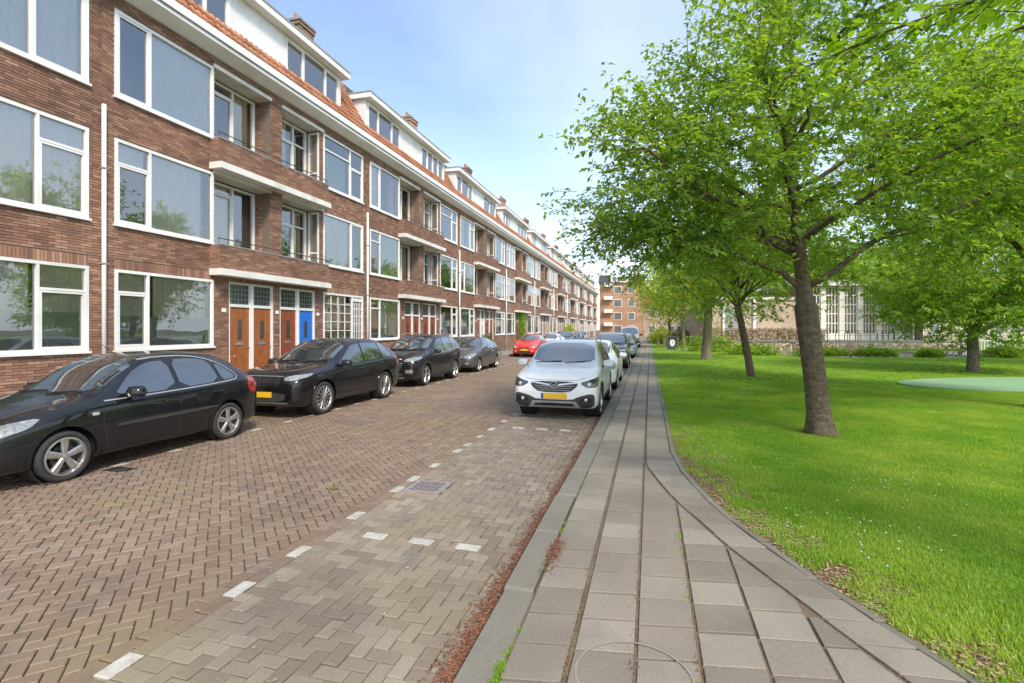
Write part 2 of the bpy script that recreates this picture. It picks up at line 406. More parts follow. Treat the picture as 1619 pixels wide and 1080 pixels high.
# pattern continuity: build per strip on one global lattice
polys = herring(-9.0, -2.98, 0, 36, .178, R(45))
lay(road, 'paver', 'far_paver', polys, 'roadpaver', 0)
MT['farroad'] = pmat('brown_paving_far', (.19, .132, .09), (.16, .11, .075), 9, .75, stain=(.21, .17, .11), stain_scale=.5, fine=.2, fscale=14)
m = MB().box(-9.0, -2.98, 36, YF, -.03, -.002); o = m.build('distant_paving', 'farroad', road); o['kind'] = 'stuff'
m = MB().box(-9.0, -2.98, -8, 0, -.03, -.002); o = m.build('distant_paving', 'farroad', road); o['kind'] = 'stuff'
# parking bay
bay = sheet('parking_bay', -2.98, KERB0, -8, YF, -.019, 'joint')
polys = herring(-2.76, KERB0, 0, 30, .20, 0)
# marks crossing the bay replace bricks at y=4 and y=9
for yc, zs in ((4.0, 0), (9.05, 0)): pass
marks = []
def cut(polys, rect):
    o = []
    for p in polys:
        cx = sum(q[0] for q in p) / len(p); cy = sum(q[1] for q in p) / len(p)
        if rect[0] < cx < rect[1] and rect[2] < cy < rect[3]: continue
        o.append(p)
    return o
gx, gy = -2.5, 5.42        # drain grate centre
polys = cut(polys, (gx - .24, gx + .22, gy - .22, gy + .22))
lay(bay, 'paver', 'far_paver', polys, 'baypaver', 0)
MT['farbay'] = pmat('grey_paving_far', (.235, .195, .15), (.2, .165, .125), 9, .75, stain=(.22, .2, .15), stain_scale=.5, fine=.2, fscale=14)
o = MB().box(-2.98, KERB0, 30, YF, -.03, -.002).build('distant_paving', 'farbay', bay); o['kind'] = 'stuff'
o = MB().box(-2.98, KERB0, -8, 0, -.03, -.002).build('distant_paving', 'farbay', bay); o['kind'] = 'stuff'
# border courses between road and bay, with white marking stones in the right-hand one
bm_ = []; wm = []
markY = [2.03, 2.85, 3.65, 4.44, 5.14, 5.75, 6.37, 7.18, 7.65, 8.16, 8.85, 9.7, 10.55, 11.4, 12.2, 13, 13.8, 14.6, 15.4, 16.2, 17, 17.8, 18.6, 19.4]
for ci, (a, b) in enumerate(((-2.98, -2.87), (-2.87, -2.76))):
    y = (ci * .1)
    while y < 30:
        q = [(a, y), (b, y), (b, y + .21), (a, y + .21)]
        if ci == 1 and any(abs(y + .1 - my) < .105 for my in markY): wm.append(q)
        else: bm_.append(q)
        y += .21
lay(bay, 'border_paver', 'far_border_paver', bm_, 'roadpaver', .0005, nmax=200)
for q in wm:
    c = (sum(p[0] for p in q) / 4, sum(p[1] for p in q) / 4); m1 = MB(); paver(m1, [(p[0] - c[0], p[1] - c[1]) for p in q], 0)
    newobj('marking_stone', m1.mesh('marking_stone', 'mark'), bay, (c[0], c[1], .003))
for yc in (4.0, 9.05, 14.2, 19.4):
    for xc in (-2.37, -1.92, -1.49):
        m1 = MB(); paver(m1, [(-.11, -.055), (.11, -.055), (.11, .055), (-.11, .055)], 0)
        newobj('marking_stone', m1.mesh('marking_stone', 'mark'), bay, (xc, yc, .006))
# left-hand parking line stones
y = 1.9
while y < 34:
    m1 = MB(); paver(m1, [(-.05, -.1), (.05, -.1), (.05, .1), (-.05, .1)], 0)
    newobj('marking_stone', m1.mesh('marking_stone', 'mark'), road, (-6.95, y, .006)); y += .82
# drain grate: frame + slanted bars
dg = empty('drain_grate', (gx, gy, 0), 'rusty grey cast iron drain grate with slanted bars set in the parking bay', 'drain')
m = MB().box(-.23, -.18, -.21, .21, -.03, .004).box(.16, .21, -.21, .21, -.03, .004).box(-.18, .16, -.21, -.17, -.03, .004).box(-.18, .16, .17, .21, -.03, .004)
MT['iron'] = pmat('worn_iron', (.36, .31, .31), (.27, .22, .21), 14, .6, .1, fine=.2); MT['black'] = pmat('painted_pit_shade', (.006, .006, .006), None, 5, .9)  # the black is painted shade for the hollow under the grates
m.build('frame', 'iron', dg)
MB().box(-.18, .16, -.17, .17, -.016, .0008).build('pit_shade_plate', 'black', dg)  # flat black plate, no hole: darkness between the bars painted as colour
for i in range(-3, 9):
    x = -.17 + i * .058; q = clip_rect([(x, -.17), (x + .026, -.17), (x + .226, .17), (x + .20, .17)], -.18, .16, -.17, .17)
    if len(q) > 2 and area(q) > .001: MB().prism(q, .001, .0045).build('bar', 'iron', dg)
# kerb: one stone every metre
kb = empty('kerb', (0, 0, 0)); kb['kind'] = 'structure'
m = MB(); m.box(KERB0 + .01, KERB1 - .01, -8, YF, -.3, .02); m.build('kerb_bed', 'joint', kb)
ys = [-8]; y = .3
kinks = [0.3, 1.3, 2.3, 3.28, 4.3, 5.3, 6.3]
n = 0
y = -.7
while y < 60:
    m1 = MB(); paver(m1, [(KERB0, 0), (KERB1, 0), (KERB1, 1), (KERB0, 1)], 0, gap=.003, ch=.014, depth=.2, tilt=.0012)
    dx = -.012 if y > 3 and y < 5 else 0
    newobj('kerb_stone', m1.mesh('kerb_stone', 'kerb'), kb, (dx + rng.uniform(-.003, .003), y, .085)); y += 1.0
m = MB(); paver(m, [(KERB0, 60), (KERB1, 60), (KERB1, YF), (KERB0, YF)], .085, depth=.2); m.build('far_kerb', 'kerb', kb)
# ---- sidewalk (right)
EDGE = [(60, .17), (36.1, .18), (18.2, .27), (10.5, .33), (7.56, .34), (6.5, .43), (5.47, .63), (4.72, .85), (4.13, 1.09), (3.51, 1.36), (3.1, 1.56), (2.0, 2.06), (0, 3.0), (-8, 7)]
INN = [(60, -.08), (8, -.075), (6.75, -.06), (6.21, .05), (5.46, .23), (4.9, .43), (4.39, .60), (3.91, .81), (3.54, .97), (3.19, 1.12), (2.94, 1.24), (2, 1.68), (0, 2.6), (-8, 6.6)]
def fx(T, y):
    ys_ = [t[0] for t in T][::-1]; xs_ = [t[1] for t in T][::-1]; return float(np.interp(y, ys_, xs_))
ZS = .085
sw = empty('sidewalk', (0, 0, 0)); sw['kind'] = 'structure'
m = MB(); yy = list(np.arange(-8, 10, .4)) + list(range(10, 151, 5)); 
for a, b in zip(yy[:-1], yy[1:]):
    m.quad((KERB1, a, ZS - .013), (fx(EDGE, a), a, ZS - .013), (fx(EDGE, b), b, ZS - .013), (KERB1, b, ZS - .013))
m.build('joint_bed', 'sjoint', sw)
SK = .16
slabs = []
pitch = .334; k = 0; x = KERB1 + .012
while x < 3.4:
    y = -1.0 + (k % 2) * .0 + .02 * k
    while y < 60:
        wcol = .321 if k > 0 else .308
        q = [(x, y), (x + wcol, y + SK * wcol), (x + wcol, y + .302 + SK * wcol), (x, y + .302)]
        xi0, xi1 = fx(INN, y - .02), fx(INN, y + .34)
        # clip against the inner line (x <= line)
        dxl = xi1 - xi0; dyl = .36
        a_, b_ = dyl, -dxl; c_ = a_ * (xi0 - .012) + b_ * (y - .02)
        q = clip_half(q, a_, b_, c_)
        if len(q) >= 3 and area(q) > .004:
            # half slabs here and there
            slabs.append(q)
        y += .312
    k += 1; x += pitch
# border course that follows the lawn edge
ye = -1.0
def bcurve(T, y): return (fx(T, y), y)
while ye < 60:
    st = .30 if ye > 7 else .235
    q = [(fx(INN, ye) + .014, ye), (fx(EDGE, ye) - .065, ye + .03), (fx(EDGE, ye + st) - .065, ye + st + .03), (fx(INN, ye + st) + .014, ye + st)]
    slabs.append([(q[0][0], q[0][1] + .004), (q[1][0], q[1][1] + .004), (q[2][0], q[2][1] - .002), (q[3][0], q[3][1] - .002)]); ye += st
lay(sw, 'slab', 'far_slab', slabs, 'slab', ZS, gap=.0045, ch=.0025, depth=.03, tilt=.002)
m = MB().box(KERB1, .2, 60, YF, ZS - .02, ZS - .001); MT['farwalk'] = pmat('grey_walk_far', (.235, .205, .17), (.205, .178, .145), 6, .8, fine=.15, fscale=8); o = m.build('distant_slabs', 'farwalk', sw); o['kind'] = 'stuff'
# narrow concrete edging beside the lawn
ed = empty('lawn_edging', (0, 0, 0)); ed['kind'] = 'structure'
y = -1.0
while y < 60:
    a, b = y, min(60, y + (.5 if y < 12 else 1)); 
    m1 = MB(); paver(m1, [(fx(EDGE, a) - .06, a), (fx(EDGE, a), a), (fx(EDGE, b), b), (fx(EDGE, b) - .06, b)], ZS + .006, gap=.002, ch=.006, depth=.1)
    m1.build('edging_stone', 'kerb', ed); y = b
# chalk ring drawn on the slabs
m = MB(); cx0, cy0 = -.08, 2.62; n = 40
for i in range(n):
    a0, a1 = 2 * math.pi * i / n, 2 * math.pi * (i + 1) / n
    m.quad(*[(cx0 + r_ * math.cos(t_), cy0 + r_ * math.sin(t_) * .95, ZS + .004) for r_, t_ in ((.288, a0), (.30, a0), (.30, a1), (.288, a1))])
MT['chalk'] = pmat('faded_chalk', (.29, .265, .23), (.24, .21, .175), 14, .9)
o = m.build('chalk_ring', 'chalk'); tag(o, 'faint chalk circle drawn on the grey sidewalk slabs', 'chalk drawing')
# left sidewalk and kerb
lk = sheet('left_sidewalk', -11.1, -9.0, -8, YF, .10, 'slab')
lks = MB()
sl2 = [[(x0, y0), (x0 + .3, y0), (x0 + .3, y0 + .3), (x0, y0 + .3)] for x0 in np.arange(-11.08, -9.3, .303) for y0 in np.arange(2, 40, .303)]
for q in sl2: paver(lks, q, .112, gap=.002, ch=.004)
o = lks.build('far_slab', 'slab', lk); o['kind'] = 'stuff'
for yy0 in range(-4, 60):
    m1 = MB(); paver(m1, [(-9.14, yy0), (-9.0, yy0), (-9.0, yy0 + 1), (-9.14, yy0 + 1)], .115, ch=.012, depth=.2); m1.build('kerb_stone', 'kerb', lk)
# ---- lawn
PX0, PX1, PY0, PY1 = 8.5, 60, 35.2, 52.0     # pond rectangle in a frame rotated with the pavilion
CS, SS = math.cos(R(15.37)), math.sin(R(15.37))
def camf(r, d): return (r * CS - d * SS, r * SS + d * CS)     # (right, depth) in pavilion frame -> world
POND = (18.5, 29.4, 30.3, 43.4)     # right, depth ranges
def inpond(x, y, e=0):
    r = x * CS + y * SS; d = -x * SS + y * CS
    return POND[0] - e < r < POND[1] + e and POND[2] - e < d < POND[3] + e
MT['lawn'] = None
m_, t_, b_ = nmat('lawn_soil_green'); p_ = pos(t_)
c_ = mixc(t_, mrange(t_, noise(t_, p_, 25, 4), .3, .7, 0, 1), (.12, .215, .022), (.18, .30, .03))
c_ = mixc(t_, mrange(t_, noise(t_, p_, .35, 4), .45, .7, 0, .8), c_, (.22, .38, .04))
sx_ = node(t_, 'ShaderNodeSeparateXYZ'); t_.links.new(p_, sx_.inputs[0])
wa_ = node(t_, 'ShaderNodeAttribute'); wa_.attribute_name = 'worn'; wm_ = node(t_, 'ShaderNodeMath', operation='MULTIPLY', use_clamp=True); t_.links.new(wa_.outputs['Fac'], wm_.inputs[0]); t_.links.new(mrange(t_, noise(t_, p_, 3.2, 5), .38, .55, 0, 1.6), wm_.inputs[1])
c_ = mixc(t_, wm_.outputs[0], c_, (.20, .13, .075))
t_.links.new(c_, b_.inputs['Base Color']); b_.inputs['Roughness'].default_value = .9; b_.inputs['Specular IOR Level'].default_value = .1
bump(t_, b_, noise(t_, p_, 60, 3), .8, .03); MT['lawn'] = m_
V = []; F = []
ysl = list(np.arange(-8, 12, .5)) + list(np.arange(12, 60, 1)) + list(range(60, 160, 6)); nx = 60
def zl(x, y):
    e = fx(EDGE, y) if y < 60 else .18
    return ZS - .005 + min(1, max(0, (x - e) / 1.2)) * .03 + .02 * math.sin(x * .8 + y * .3) * min(1, max(0, x - e)) - (.5 if inpond(x, y) else 0)
for y in ysl:
    e = fx(EDGE, min(y, 60))
    for i in range(nx + 1):
        x = e + (i / nx) ** 1.6 * 110; V.append((x, y, zl(x, y)))
for j in range(len(ysl) - 1):
    for i in range(nx): F.append((j * (nx + 1) + i, j * (nx + 1) + i + 1, (j + 1) * (nx + 1) + i + 1, (j + 1) * (nx + 1) + i))
lawn = newobj('lawn', fastmesh('lawn', V, F, 'lawn', True)); lawn['kind'] = 'structure'
at_ = lawn.data.attributes.new('worn', 'FLOAT', 'POINT'); at_.data.foreach_set('value', [float(max(0, 1 - max(0, v[0] - fx(EDGE, min(v[1], 60))) / .75) * min(1, max(0, (10 - v[1]) / 3))) for v in V])
# pond
MT['water'] = None
m_, t_, b_ = nmat('pond_water'); b_.inputs['Base Color'].default_value = (.16, .17, .10, 1); b_.inputs['Roughness'].default_value = .12; b_.inputs['Specular IOR Level'].default_value = .6
bump(t_, b_, noise(t_, pos(t_), 2.5, 2), .12, .03); MT['water'] = m_
c = [camf(POND[0] - 1, POND[2] - 1), camf(POND[1] + 1, POND[2] - 1), camf(POND[1] + 1, POND[3] + .3), camf(POND[0] - 1, POND[3] + .3)]
m = MB(); m.quad(*[(x, y, .02) for x, y in c]); o = m.build('pond', 'water'); o['kind'] = 'structure'
# shallow pale green paddling basin in the lawn
MT['basin'] = pmat('pale_green_basin', (.25, .40, .21), (.21, .36, .18), .8, .6, stain=(.30, .42, .25), stain_scale=.4)
m = MB(); cr_, cd_ = 17.6, 15.3
ring = [(camf(cr_ + 5.6 * math.cos(a), cd_ + 2.3 * math.sin(a))) for a in np.linspace(0, 2 * math.pi, 49)[:-1]]
m.prism(ring, .0, .15); o = m.build('paddling_basin', 'basin'); o['kind'] = 'structure'

# =====================================================  GRASS
def clump(nb, rad, h, seed, wd=.0035):
    r = random.Random(seed); V = []; F = []
    for i in range(nb):
        a = r.uniform(0, 6.283); q = rad * math.sqrt(r.random()); x, y = q * math.cos(a), q * math.sin(a)
        hh = h * r.uniform(.5, 1.15); an = r.uniform(0, 6.283); ln = r.uniform(.15, .8) * hh; dx, dy = math.cos(an), math.sin(an); px_, py_ = -dy * wd, dx * wd
        b = len(V)
        V += [(x - px_, y - py_, -.01), (x + px_, y + py_, -.01), (x + dx * ln * .4 - px_ * .8, y + dy * ln * .4 - py_ * .8, hh * .6), (x + dx * ln * .4 + px_ * .8, y + dy * ln * .4 + py_ * .8, hh * .6), (x + dx * ln, y + dy * ln, hh)]
        F += [(b, b + 1, b + 3), (b, b + 3, b + 2), (b + 2, b + 3, b + 4)]
    return V, F
MT['grass'] = leafmat('grass_blade', (.15, .28, .022), (.25, .405, .045), .42, (.37, .46, .085))
def scatter(name, pts, srcs, mat, smin, smax, tiltv=.15):
    """one object: points + geometry nodes that instance small unlinked source meshes"""
    me = bpy.data.meshes.new(name); me.from_pydata([tuple(p) for p in pts], [], []); o = newobj(name, me)
    ng = bpy.data.node_groups.new(name, 'GeometryNodeTree')
    ng.interface.new_socket('Geometry', in_out='INPUT', socket_type='NodeSocketGeometry'); ng.interface.new_socket('Geometry', in_out='OUTPUT', socket_type='NodeSocketGeometry')
    gi = ng.nodes.new('NodeGroupInput'); go = ng.nodes.new('NodeGroupOutput'); ip = ng.nodes.new('GeometryNodeInstanceOnPoints')
    ng.links.new(gi.outputs[0], ip.inputs['Points'])
    jg = ng.nodes.new('GeometryNodeGeometryToInstance')
    for i, s in enumerate(srcs):
        so_ = bpy.data.objects.new(name + '_source', s); oi = ng.nodes.new('GeometryNodeObjectInfo'); oi.inputs[0].default_value = so_
        ng.links.new(oi.outputs['Geometry'], jg.inputs[0])
    ng.links.new(jg.outputs[0], ip.inputs['Instance']); ip.inputs['Pick Instance'].default_value = True
    rv = ng.nodes.new('FunctionNodeRandomValue'); rv.data_type = 'FLOAT_VECTOR'; rv.inputs[0].default_value = (-tiltv, -tiltv, 0); rv.inputs[1].default_value = (tiltv, tiltv, 6.283)
    rs = ng.nodes.new('FunctionNodeRandomValue'); rs.data_type = 'FLOAT'; rs.inputs[2].default_value = smin; rs.inputs[3].default_value = smax
    ng.links.new(rv.outputs[0], ip.inputs['Rotation']); ng.links.new(rs.outputs[1], ip.inputs['Scale'])
    ng.links.new(ip.outputs[0], go.inputs[0])
    md = o.modifiers.new('scatter', 'NODES'); md.node_group = ng
    return o
srcs = []
for s in range(4):
    v_, f_ = clump(60, .085, .040, s, .0030); me = bpy.data.meshes.new('grass_tuft'); me.from_pydata(v_, [], f_); me.materials.append(MT['grass']); srcs.append(me)
pts = []
def addpts(n, r0, r1, keep=1):
    for _ in range(n):
        d = math.exp(nr.uniform(math.log(r0), math.log(r1))); u = nr.uniform(-.05, 1.08) if nr.rand() < .72 else nr.uniform(1.08, 1.75)
        x, y = camf(u * d, d)
        e = fx(EDGE, min(y, 60)) + .03
        if x < e + abs(nr.normal(0, .05)) or inpond(x, y, .1): continue
        rr = x * CS + y * SS; dd = -x * SS + y * CS
        if ((rr - cr_) / 5.65) ** 2 + ((dd - cd_) / 2.4) ** 2 < 1: continue
        # bare patches near the edge
        nz_ = math.sin(x * 3.1 + 1.7 * math.sin(y * 2.3)) * math.sin(y * 2.7 + 1.1 * math.sin(x * 1.9))
        if (x - e) < 1.0 and nz_ > .05 and nr.rand() < .85 * min(1, 1.3 - (x - e)): continue
        if (x - e) < .25 and nr.rand() < .45: continue
        pts.append((x, y, zl(x, y)))
addpts(42000, 1.6, 16); addpts(21000, 9, 50)
o = scatter('grass', pts, srcs, 'grass', .6, 1.25); tag(o, 'bright green mown grass of the park lawn', 'grass', kind='stuff')
# daisies
dv_ = MB()
def daisy(x, y, s):
    z = zl(x, y) + .06 * rng.uniform(.7, 1.1)
    dv_.prism([(x + s * math.cos(a), y + s * math.sin(a)) for a in np.linspace(0, 6.283, 7)[:-1]], z, z + .004)
for _ in range(26):
    cx_, cy_ = camf(rng.uniform(.25, .95) * 1, 1); d = rng.uniform(4, 22); u = rng.uniform(.3, 1.0); bx_, by_ = camf(u * d, d)
    for _ in range(rng.randint(6, 26)):
        x, y = bx_ + rng.gauss(0, .35), by_ + rng.gauss(0, .35)
        if x > fx(EDGE, y) + .3 and not inpond(x, y, .5): daisy(x, y, .0065)
MT['petal'] = pmat('white_petal', (.8, .8, .76), None, 5, .7)
o = dv_.build('daisies', 'petal'); tag(o, 'tiny white daisies scattered in the lawn', 'flowers', kind='stuff')
# fallen brown blossom and leaves
def flakes(n, fn, smin, smax, z, name, mat, label):
    V = []; F = []
    for _ in range(n):
        x, y = fn(); s = nr.uniform(smin, smax); a = nr.uniform(0, 6.28); t1, t2 = nr.uniform(-.5, .5, 2); c, s_ = math.cos(a), math.sin(a)
        zz = (z(x, y) if callable(z) else z) + nr.uniform(.001, .012); b = len(V)
        for (p, q, h) in ((-1, 0, 0), (0, -.45, t1 * .5), (1, 0, t2 * .4), (0, .45, t1 * .3)):
            V.append((x + (p * c - q * s_) * s, y + (p * s_ + q * c) * s, zz + h * s + .003))
        F.append((b, b + 1, b + 2, b + 3))
    o = newobj(name, fastmesh(name, V, F, mat)); return tag(o, label, 'litter', kind='stuff')
MT['flake'] = pmat('brown_dry_blossom', (.27, .115, .06), (.17, .075, .042), 30, .85, island=.5)
MT['flake2'] = pmat('pale_dry_leaf', (.50, .36, .22), (.36, .22, .13), 20, .8, island=.3)
def f1():
    y = math.exp(nr.uniform(math.log(1.8), math.log(24))); wv = .012 * math.sin(y * 5) + .015 * math.sin(y * 2.1)
    return (KERB0 - abs(nr.normal(0, .07)) - .004 + wv * .3, y)
flakes(16000, f1, .006, .017, 0, 'fallen_blossom', 'flake', 'rust brown dried blossom drifted along the kerb in the gutter')
def f2():
    k_ = nr.randint(1, 4); y = math.exp(nr.uniform(math.log(1.8), math.log(20))); return (KERB1 + .012 + .334 * k_ - .016 + nr.normal(0, .014), y) if nr.rand() < .8 else (fx(INN, y) + nr.normal(0, .02), y)
flakes(3500, f2, .004, .010, ZS - .008, 'joint_litter', 'flake', 'brown blossom crumbs lying in the long sidewalk joints')
def f3():
    y = math.exp(nr.uniform(math.log(1.9), math.log(9))); return (fx(EDGE, y) + abs(nr.normal(0, .28)) + .0, y)
flakes(4200, f3, .007, .02, lambda x, y: zl(x, y) + .004, 'lawn_edge_litter', 'flake2', 'pale brown dry leaves and mulch along the lawn edge')
def f4():
    y = math.exp(nr.uniform(math.log(2.0), math.log(22))); return (nr.uniform(-8.5, 0), y)
flakes(420, f4, .006, .02, .006, 'scattered_leaves', 'flake2', 'few small dry leaves scattered over the brick paving')
def f5():
    return (KERB1 + nr.normal(.02, .03), 3.9 + nr.normal(0, .14)) 
flakes(500, f5, .006, .014, ZS, 'blossom_pile', 'flake', 'small heap of brown blossom in the gap behind the kerb')
# weeds in the joints
srcw = []
for s in range(2):
    v_, f_ = clump(26, .03, .03, 50 + s, .003); me = bpy.data.meshes.new('weed_tuft'); me.from_pydata(v_, [], f_); me.materials.append(MT['grass']); srcw.append(me)
wp = [(KERB1 + nr.normal(0, .008), 2.45 + nr.normal(0, .1), ZS - .01) for _ in range(36)]
wp += [(KERB1 + nr.normal(0, .006), nr.uniform(2, 9), ZS - .016) for _ in range(22)]
wp += [(.235 + nr.normal(0, .008), nr.uniform(2.2, 5), ZS - .014) for _ in range(12)]
o = scatter('weeds', wp, srcw, 'grass', .4, 1.0); tag(o, 'little green weeds growing in the sidewalk joints by the kerb', 'weeds', kind='stuff')
# =====================================================  HOUSES
HX = -11.1; HP = 10.2; HY0 = -2.3
def wallrects(y0, y1, z0, z1, ops):
    ys = sorted({y0, y1, *[v for o in ops for v in o[:2] if y0 < v < y1]}); outp = []
    for a, b in zip(ys[:-1], ys[1:]):
        c = (a + b) / 2; cuts = sorted([(o[2], o[3]) for o in ops if o[0] < c < o[1]]); z = z0
        for p, q in cuts:
            if p > z: outp.append((a, b, z, p))
            z = max(z, q)
        if z < z1: outp.append((a, b, z, z1))
    return outp
def bricklist(y0, y1, z0, z1, ops, x):
    L = []; n0 = round(z0 / .056); z = n0 * .056; i = n0
    while z < z1 - .02:
        zc = z + .027; cuts = sorted([(o[0], o[1]) for o in ops if o[2] < zc < o[3] or o[2] < z + .049 < o[3] or o[2] < z + .006 < o[3]])
        segs = []; a = y0
        for p, q in cuts:
            if p > a: segs.append((a, min(p, y1)))
            a = max(a, q)
        if a < y1: segs.append((a, y1))
        off = (.1125 if i % 2 else 0)
        for s0, s1 in segs:
            k = math.floor((s0 - off) / .225)
            while k * .225 + off < s1:
                b0, b1 = max(s0, k * .225 + off + .005), min(s1, (k + 1) * .225 + off - .005)
                if b1 - b0 > .025: L.append((b0, b1, z + .0045, z + .0515, x))
                k += 1
        z += .056; i += 1
    return L
def brickbox(m, b, dep=.014, r=rng):
    y0, y1, z0, z1, x = b; x1 = x + r.uniform(-.002, .003); e = .002; n = len(m.v)
    m.v += [(x1, y0 + e, z0 + e), (x1, y1 - e, z0 + e), (x1, y1 - e, z1 - e), (x1, y0 + e, z1 - e), (x - dep, y0, z0), (x - dep, y1, z0), (x - dep, y1, z1), (x - dep, y0, z1)]
    m.f += [tuple(n + i for i in q) for q in ((0, 1, 2, 3), (0, 4, 5, 1), (1, 5, 6, 2), (2, 6, 7, 3), (3, 7, 4, 0))]

def window(par, name, u0, u1, z0, z1, fn, cols, cover=None, coverspan=None, inner='room', depth=.9, sill=True, fr=.065, label=None, rng_=rng, muntin=None):
    """fn(u,z,d)->xyz with d outward. cols = list of (width share, transom height share or None, sash bool)"""
    m = MB(); B = lambda a, b, c, d, e, f_: m.box(a, b, c, d, e, f_, fn=lambda u, d_, z: fn(u, z, d_))
    # box(u0,u1,d0,d1,z0,z1)
    B(u0, u0 + fr, -.09, .025, z0, z1); B(u1 - fr, u1, -.09, .025, z0, z1)
    B(u0 + fr, u1 - fr, -.09, .025, z0, z0 + fr); B(u0 + fr, u1 - fr, -.09, .025, z1 - fr, z1)
    panes = []; tot = sum(c[0] for c in cols); a = u0 + fr; W = u1 - u0 - 2 * fr - .05 * (len(cols) - 1)
    for i, (sh, tr, sash) in enumerate(cols):
        b = a + W * sh / tot
        if i < len(cols) - 1: B(b, b + .05, -.088, .022, z0 + fr, z1 - fr)
        cells = [(z0 + fr, z1 - fr, sash)]
        if tr:
            zt_ = z0 + (z1 - z0) * tr; B(a, b, -.086, .018, zt_ - .025, zt_ + .025); cells = [(z0 + fr, zt_ - .025, sash), (zt_ + .025, z1 - fr, 'top' in str(sash))]
        for (c, d, s_) in cells:
            if s_:
                e = .045; B(a + .004, a + e, -.05, .012, c + .004, d - .004); B(b - e, b - .004, -.05, .012, c + .004, d - .004); B(a + e, b - e, -.05, .012, c + .004, c + e); B(a + e, b - e, -.05, .012, d - e, d - .004)
                panes.append((a + e, b - e, c + e, d - e))
            else: panes.append((a, b, c, d))
        a = b + .05
    if muntin:
        nu, nz_ = muntin
        for (a_, b_, c_, d_) in panes:
            for i in range(1, nu): uu = a_ + (b_ - a_) * i / nu; B(uu - .012, uu + .012, -.045, -.01, c_, d_)
            for i in range(1, nz_): zz = c_ + (d_ - c_) * i / nz_; B(a_, b_, -.046, -.011, zz - .012, zz + .012)
    if sill: B(u0 - .03, u1 + .03, -.05, .06, z0 - .045, z0 - .002)
    w = m.build(name, 'white', par)
    for (a_, b_, c_, d_) in panes:
        g = MB(); g.quad(fn(a_, c_, -.03), fn(b_, c_, -.03), fn(b_, d_, -.03), fn(a_, d_, -.03)); g.build('pane', 'glass', w)
    # coverings
    def cloth(a_, b_, c_, d_, mat, dd, wave=.035, lam=.11, nm='curtain'):
        n = max(2, int((b_ - a_) / .022)); g = MB(); ph = rng_.uniform(0, 6)
        for i in range(n + 1):
            u = a_ + (b_ - a_) * i / n; q = dd + wave * math.sin(u / lam * 6.283 + ph + 1.2 * math.sin(u * 7 + ph)) * .6
            g.v += [fn(u, c_, q), fn(u, d_, q + .01)]
        for i in range(n): g.f.append((2 * i, 2 * i + 2, 2 * i + 3, 2 * i + 1))
        g.build(nm, mat, w, smooth=True)
    if cover:
        for cv in cover:
            kind = cv[0]; s0, s1 = cv[1], cv[2]; a_ = u0 + fr + (u1 - u0 - 2 * fr) * s0; b_ = u0 + fr + (u1 - u0 - 2 * fr) * s1
            h0, h1 = (cv[3], cv[4]) if len(cv) > 3 else (0, 1); c_ = z0 + (z1 - z0) * h0; d_ = z0 + (z1 - z0) * h1
            if kind == 'frost':
                g = MB(); g.quad(fn(a_, c_, -.036), fn(b_, c_, -.036), fn(b_, d_, -.036), fn(a_, d_, -.036)); g.build('frosted_film', 'frost', w)
            elif kind in ('screen', 'greencurtain'): cloth(a_, b_, c_, d_, kind, -.12, .004, .5, 'blind')
            else: cloth(a_, b_, c_, d_, kind, -.11, rng_.uniform(.02, .05), rng_.choice([.08, .13, .19, .26]))
    if inner:
        g = MB(); dd = -depth
        P = lambda u, z, d: fn(u, z, d)
        g.quad(P(u0, z0, dd), P(u1, z0, dd), P(u1, z1, dd), P(u0, z1, dd)); g.quad(P(u0, z0, -.09), P(u0, z0, dd), P(u0, z1, dd), P(u0, z1, -.09))
        g.quad(P(u1, z0, dd), P(u1, z0, -.09), P(u1, z1, -.09), P(u1, z1, dd)); g.quad(P(u0, z0, -.09), P(u1, z0, -.09), P(u1, z0, dd), P(u0, z0, dd)); g.quad(P(u0, z1, dd), P(u1, z1, dd), P(u1, z1, -.09), P(u0, z1, -.09))
        g.build('interior', inner, w)
    return w
def fy(x):   # facade facing +x : u = y
    return lambda u, z, d: (x + d, u, z)
RD = .5
W1 = (.25, 2.78); W2 = (7.40, 9.93)
FL = [(1.39, 3.13), (4.10, 5.95), (6.86, 8.73)]
RL = (2.82, 4.85); RR = (5.35, 7.22)
def house_ops():
    ops = []
    for z0, z1 in FL: ops += [(*W1, z0, z1), (*W2, z0, z1)]
    for z0, z1 in ((3.42, 6.05), (6.20, 8.83)): ops += [(*RL, z0, z1), (*RR, z0, z1)]
    ops += [(3.30, 5.0, .1, 3.14), (5.26, 6.98, .1, 3.14)]
    return ops
def roof_x(z): return .05 - 1.75 * (z - 9.45) / 3.05
def door(par, u0, mat, x, num=0):
    m = MB(); m.box(x - .04, x, u0, u0 + .76, .34, 2.45)
    for i in range(1, 6):
        pass
    o = m.build('door', mat, par)
    g = MB()
    for i in range(6):
        a = u0 + .025 + i * .119
        if i in (2, 3): g.box(x, x + .007, a, a + .114, .37, 1.5); g.box(x, x + .007, a, a + .114, 2.12, 2.42)
        else: g.box(x, x + .007, a, a + .114, .37, 2.42)
    g.build('plank', mat, o)
    MB().box(x + .001, x + .009, u0 + .30, u0 + .46, 1.55, 2.08).build('door_window', 'glassdark', o)
    f = MB(); f.box(x + .001, x + .014, u0 + .27, u0 + .30, 1.5, 2.12).box(x + .001, x + .014, u0 + .46, u0 + .49, 1.5, 2.12); f.build('door_window_frame', mat, o)
    MB().box(x + .008, x + .022, u0 + .22, u0 + .50, 1.38, 1.46).build('letter_slot', 'chrome', o)
    h = MB(); h.tube([(x + .01, u0 + .70, 1.32), (x + .05, u0 + .70, 1.32), (x + .05, u0 + .62, 1.32)], .011, 6); h.build('handle', 'chrome', o)
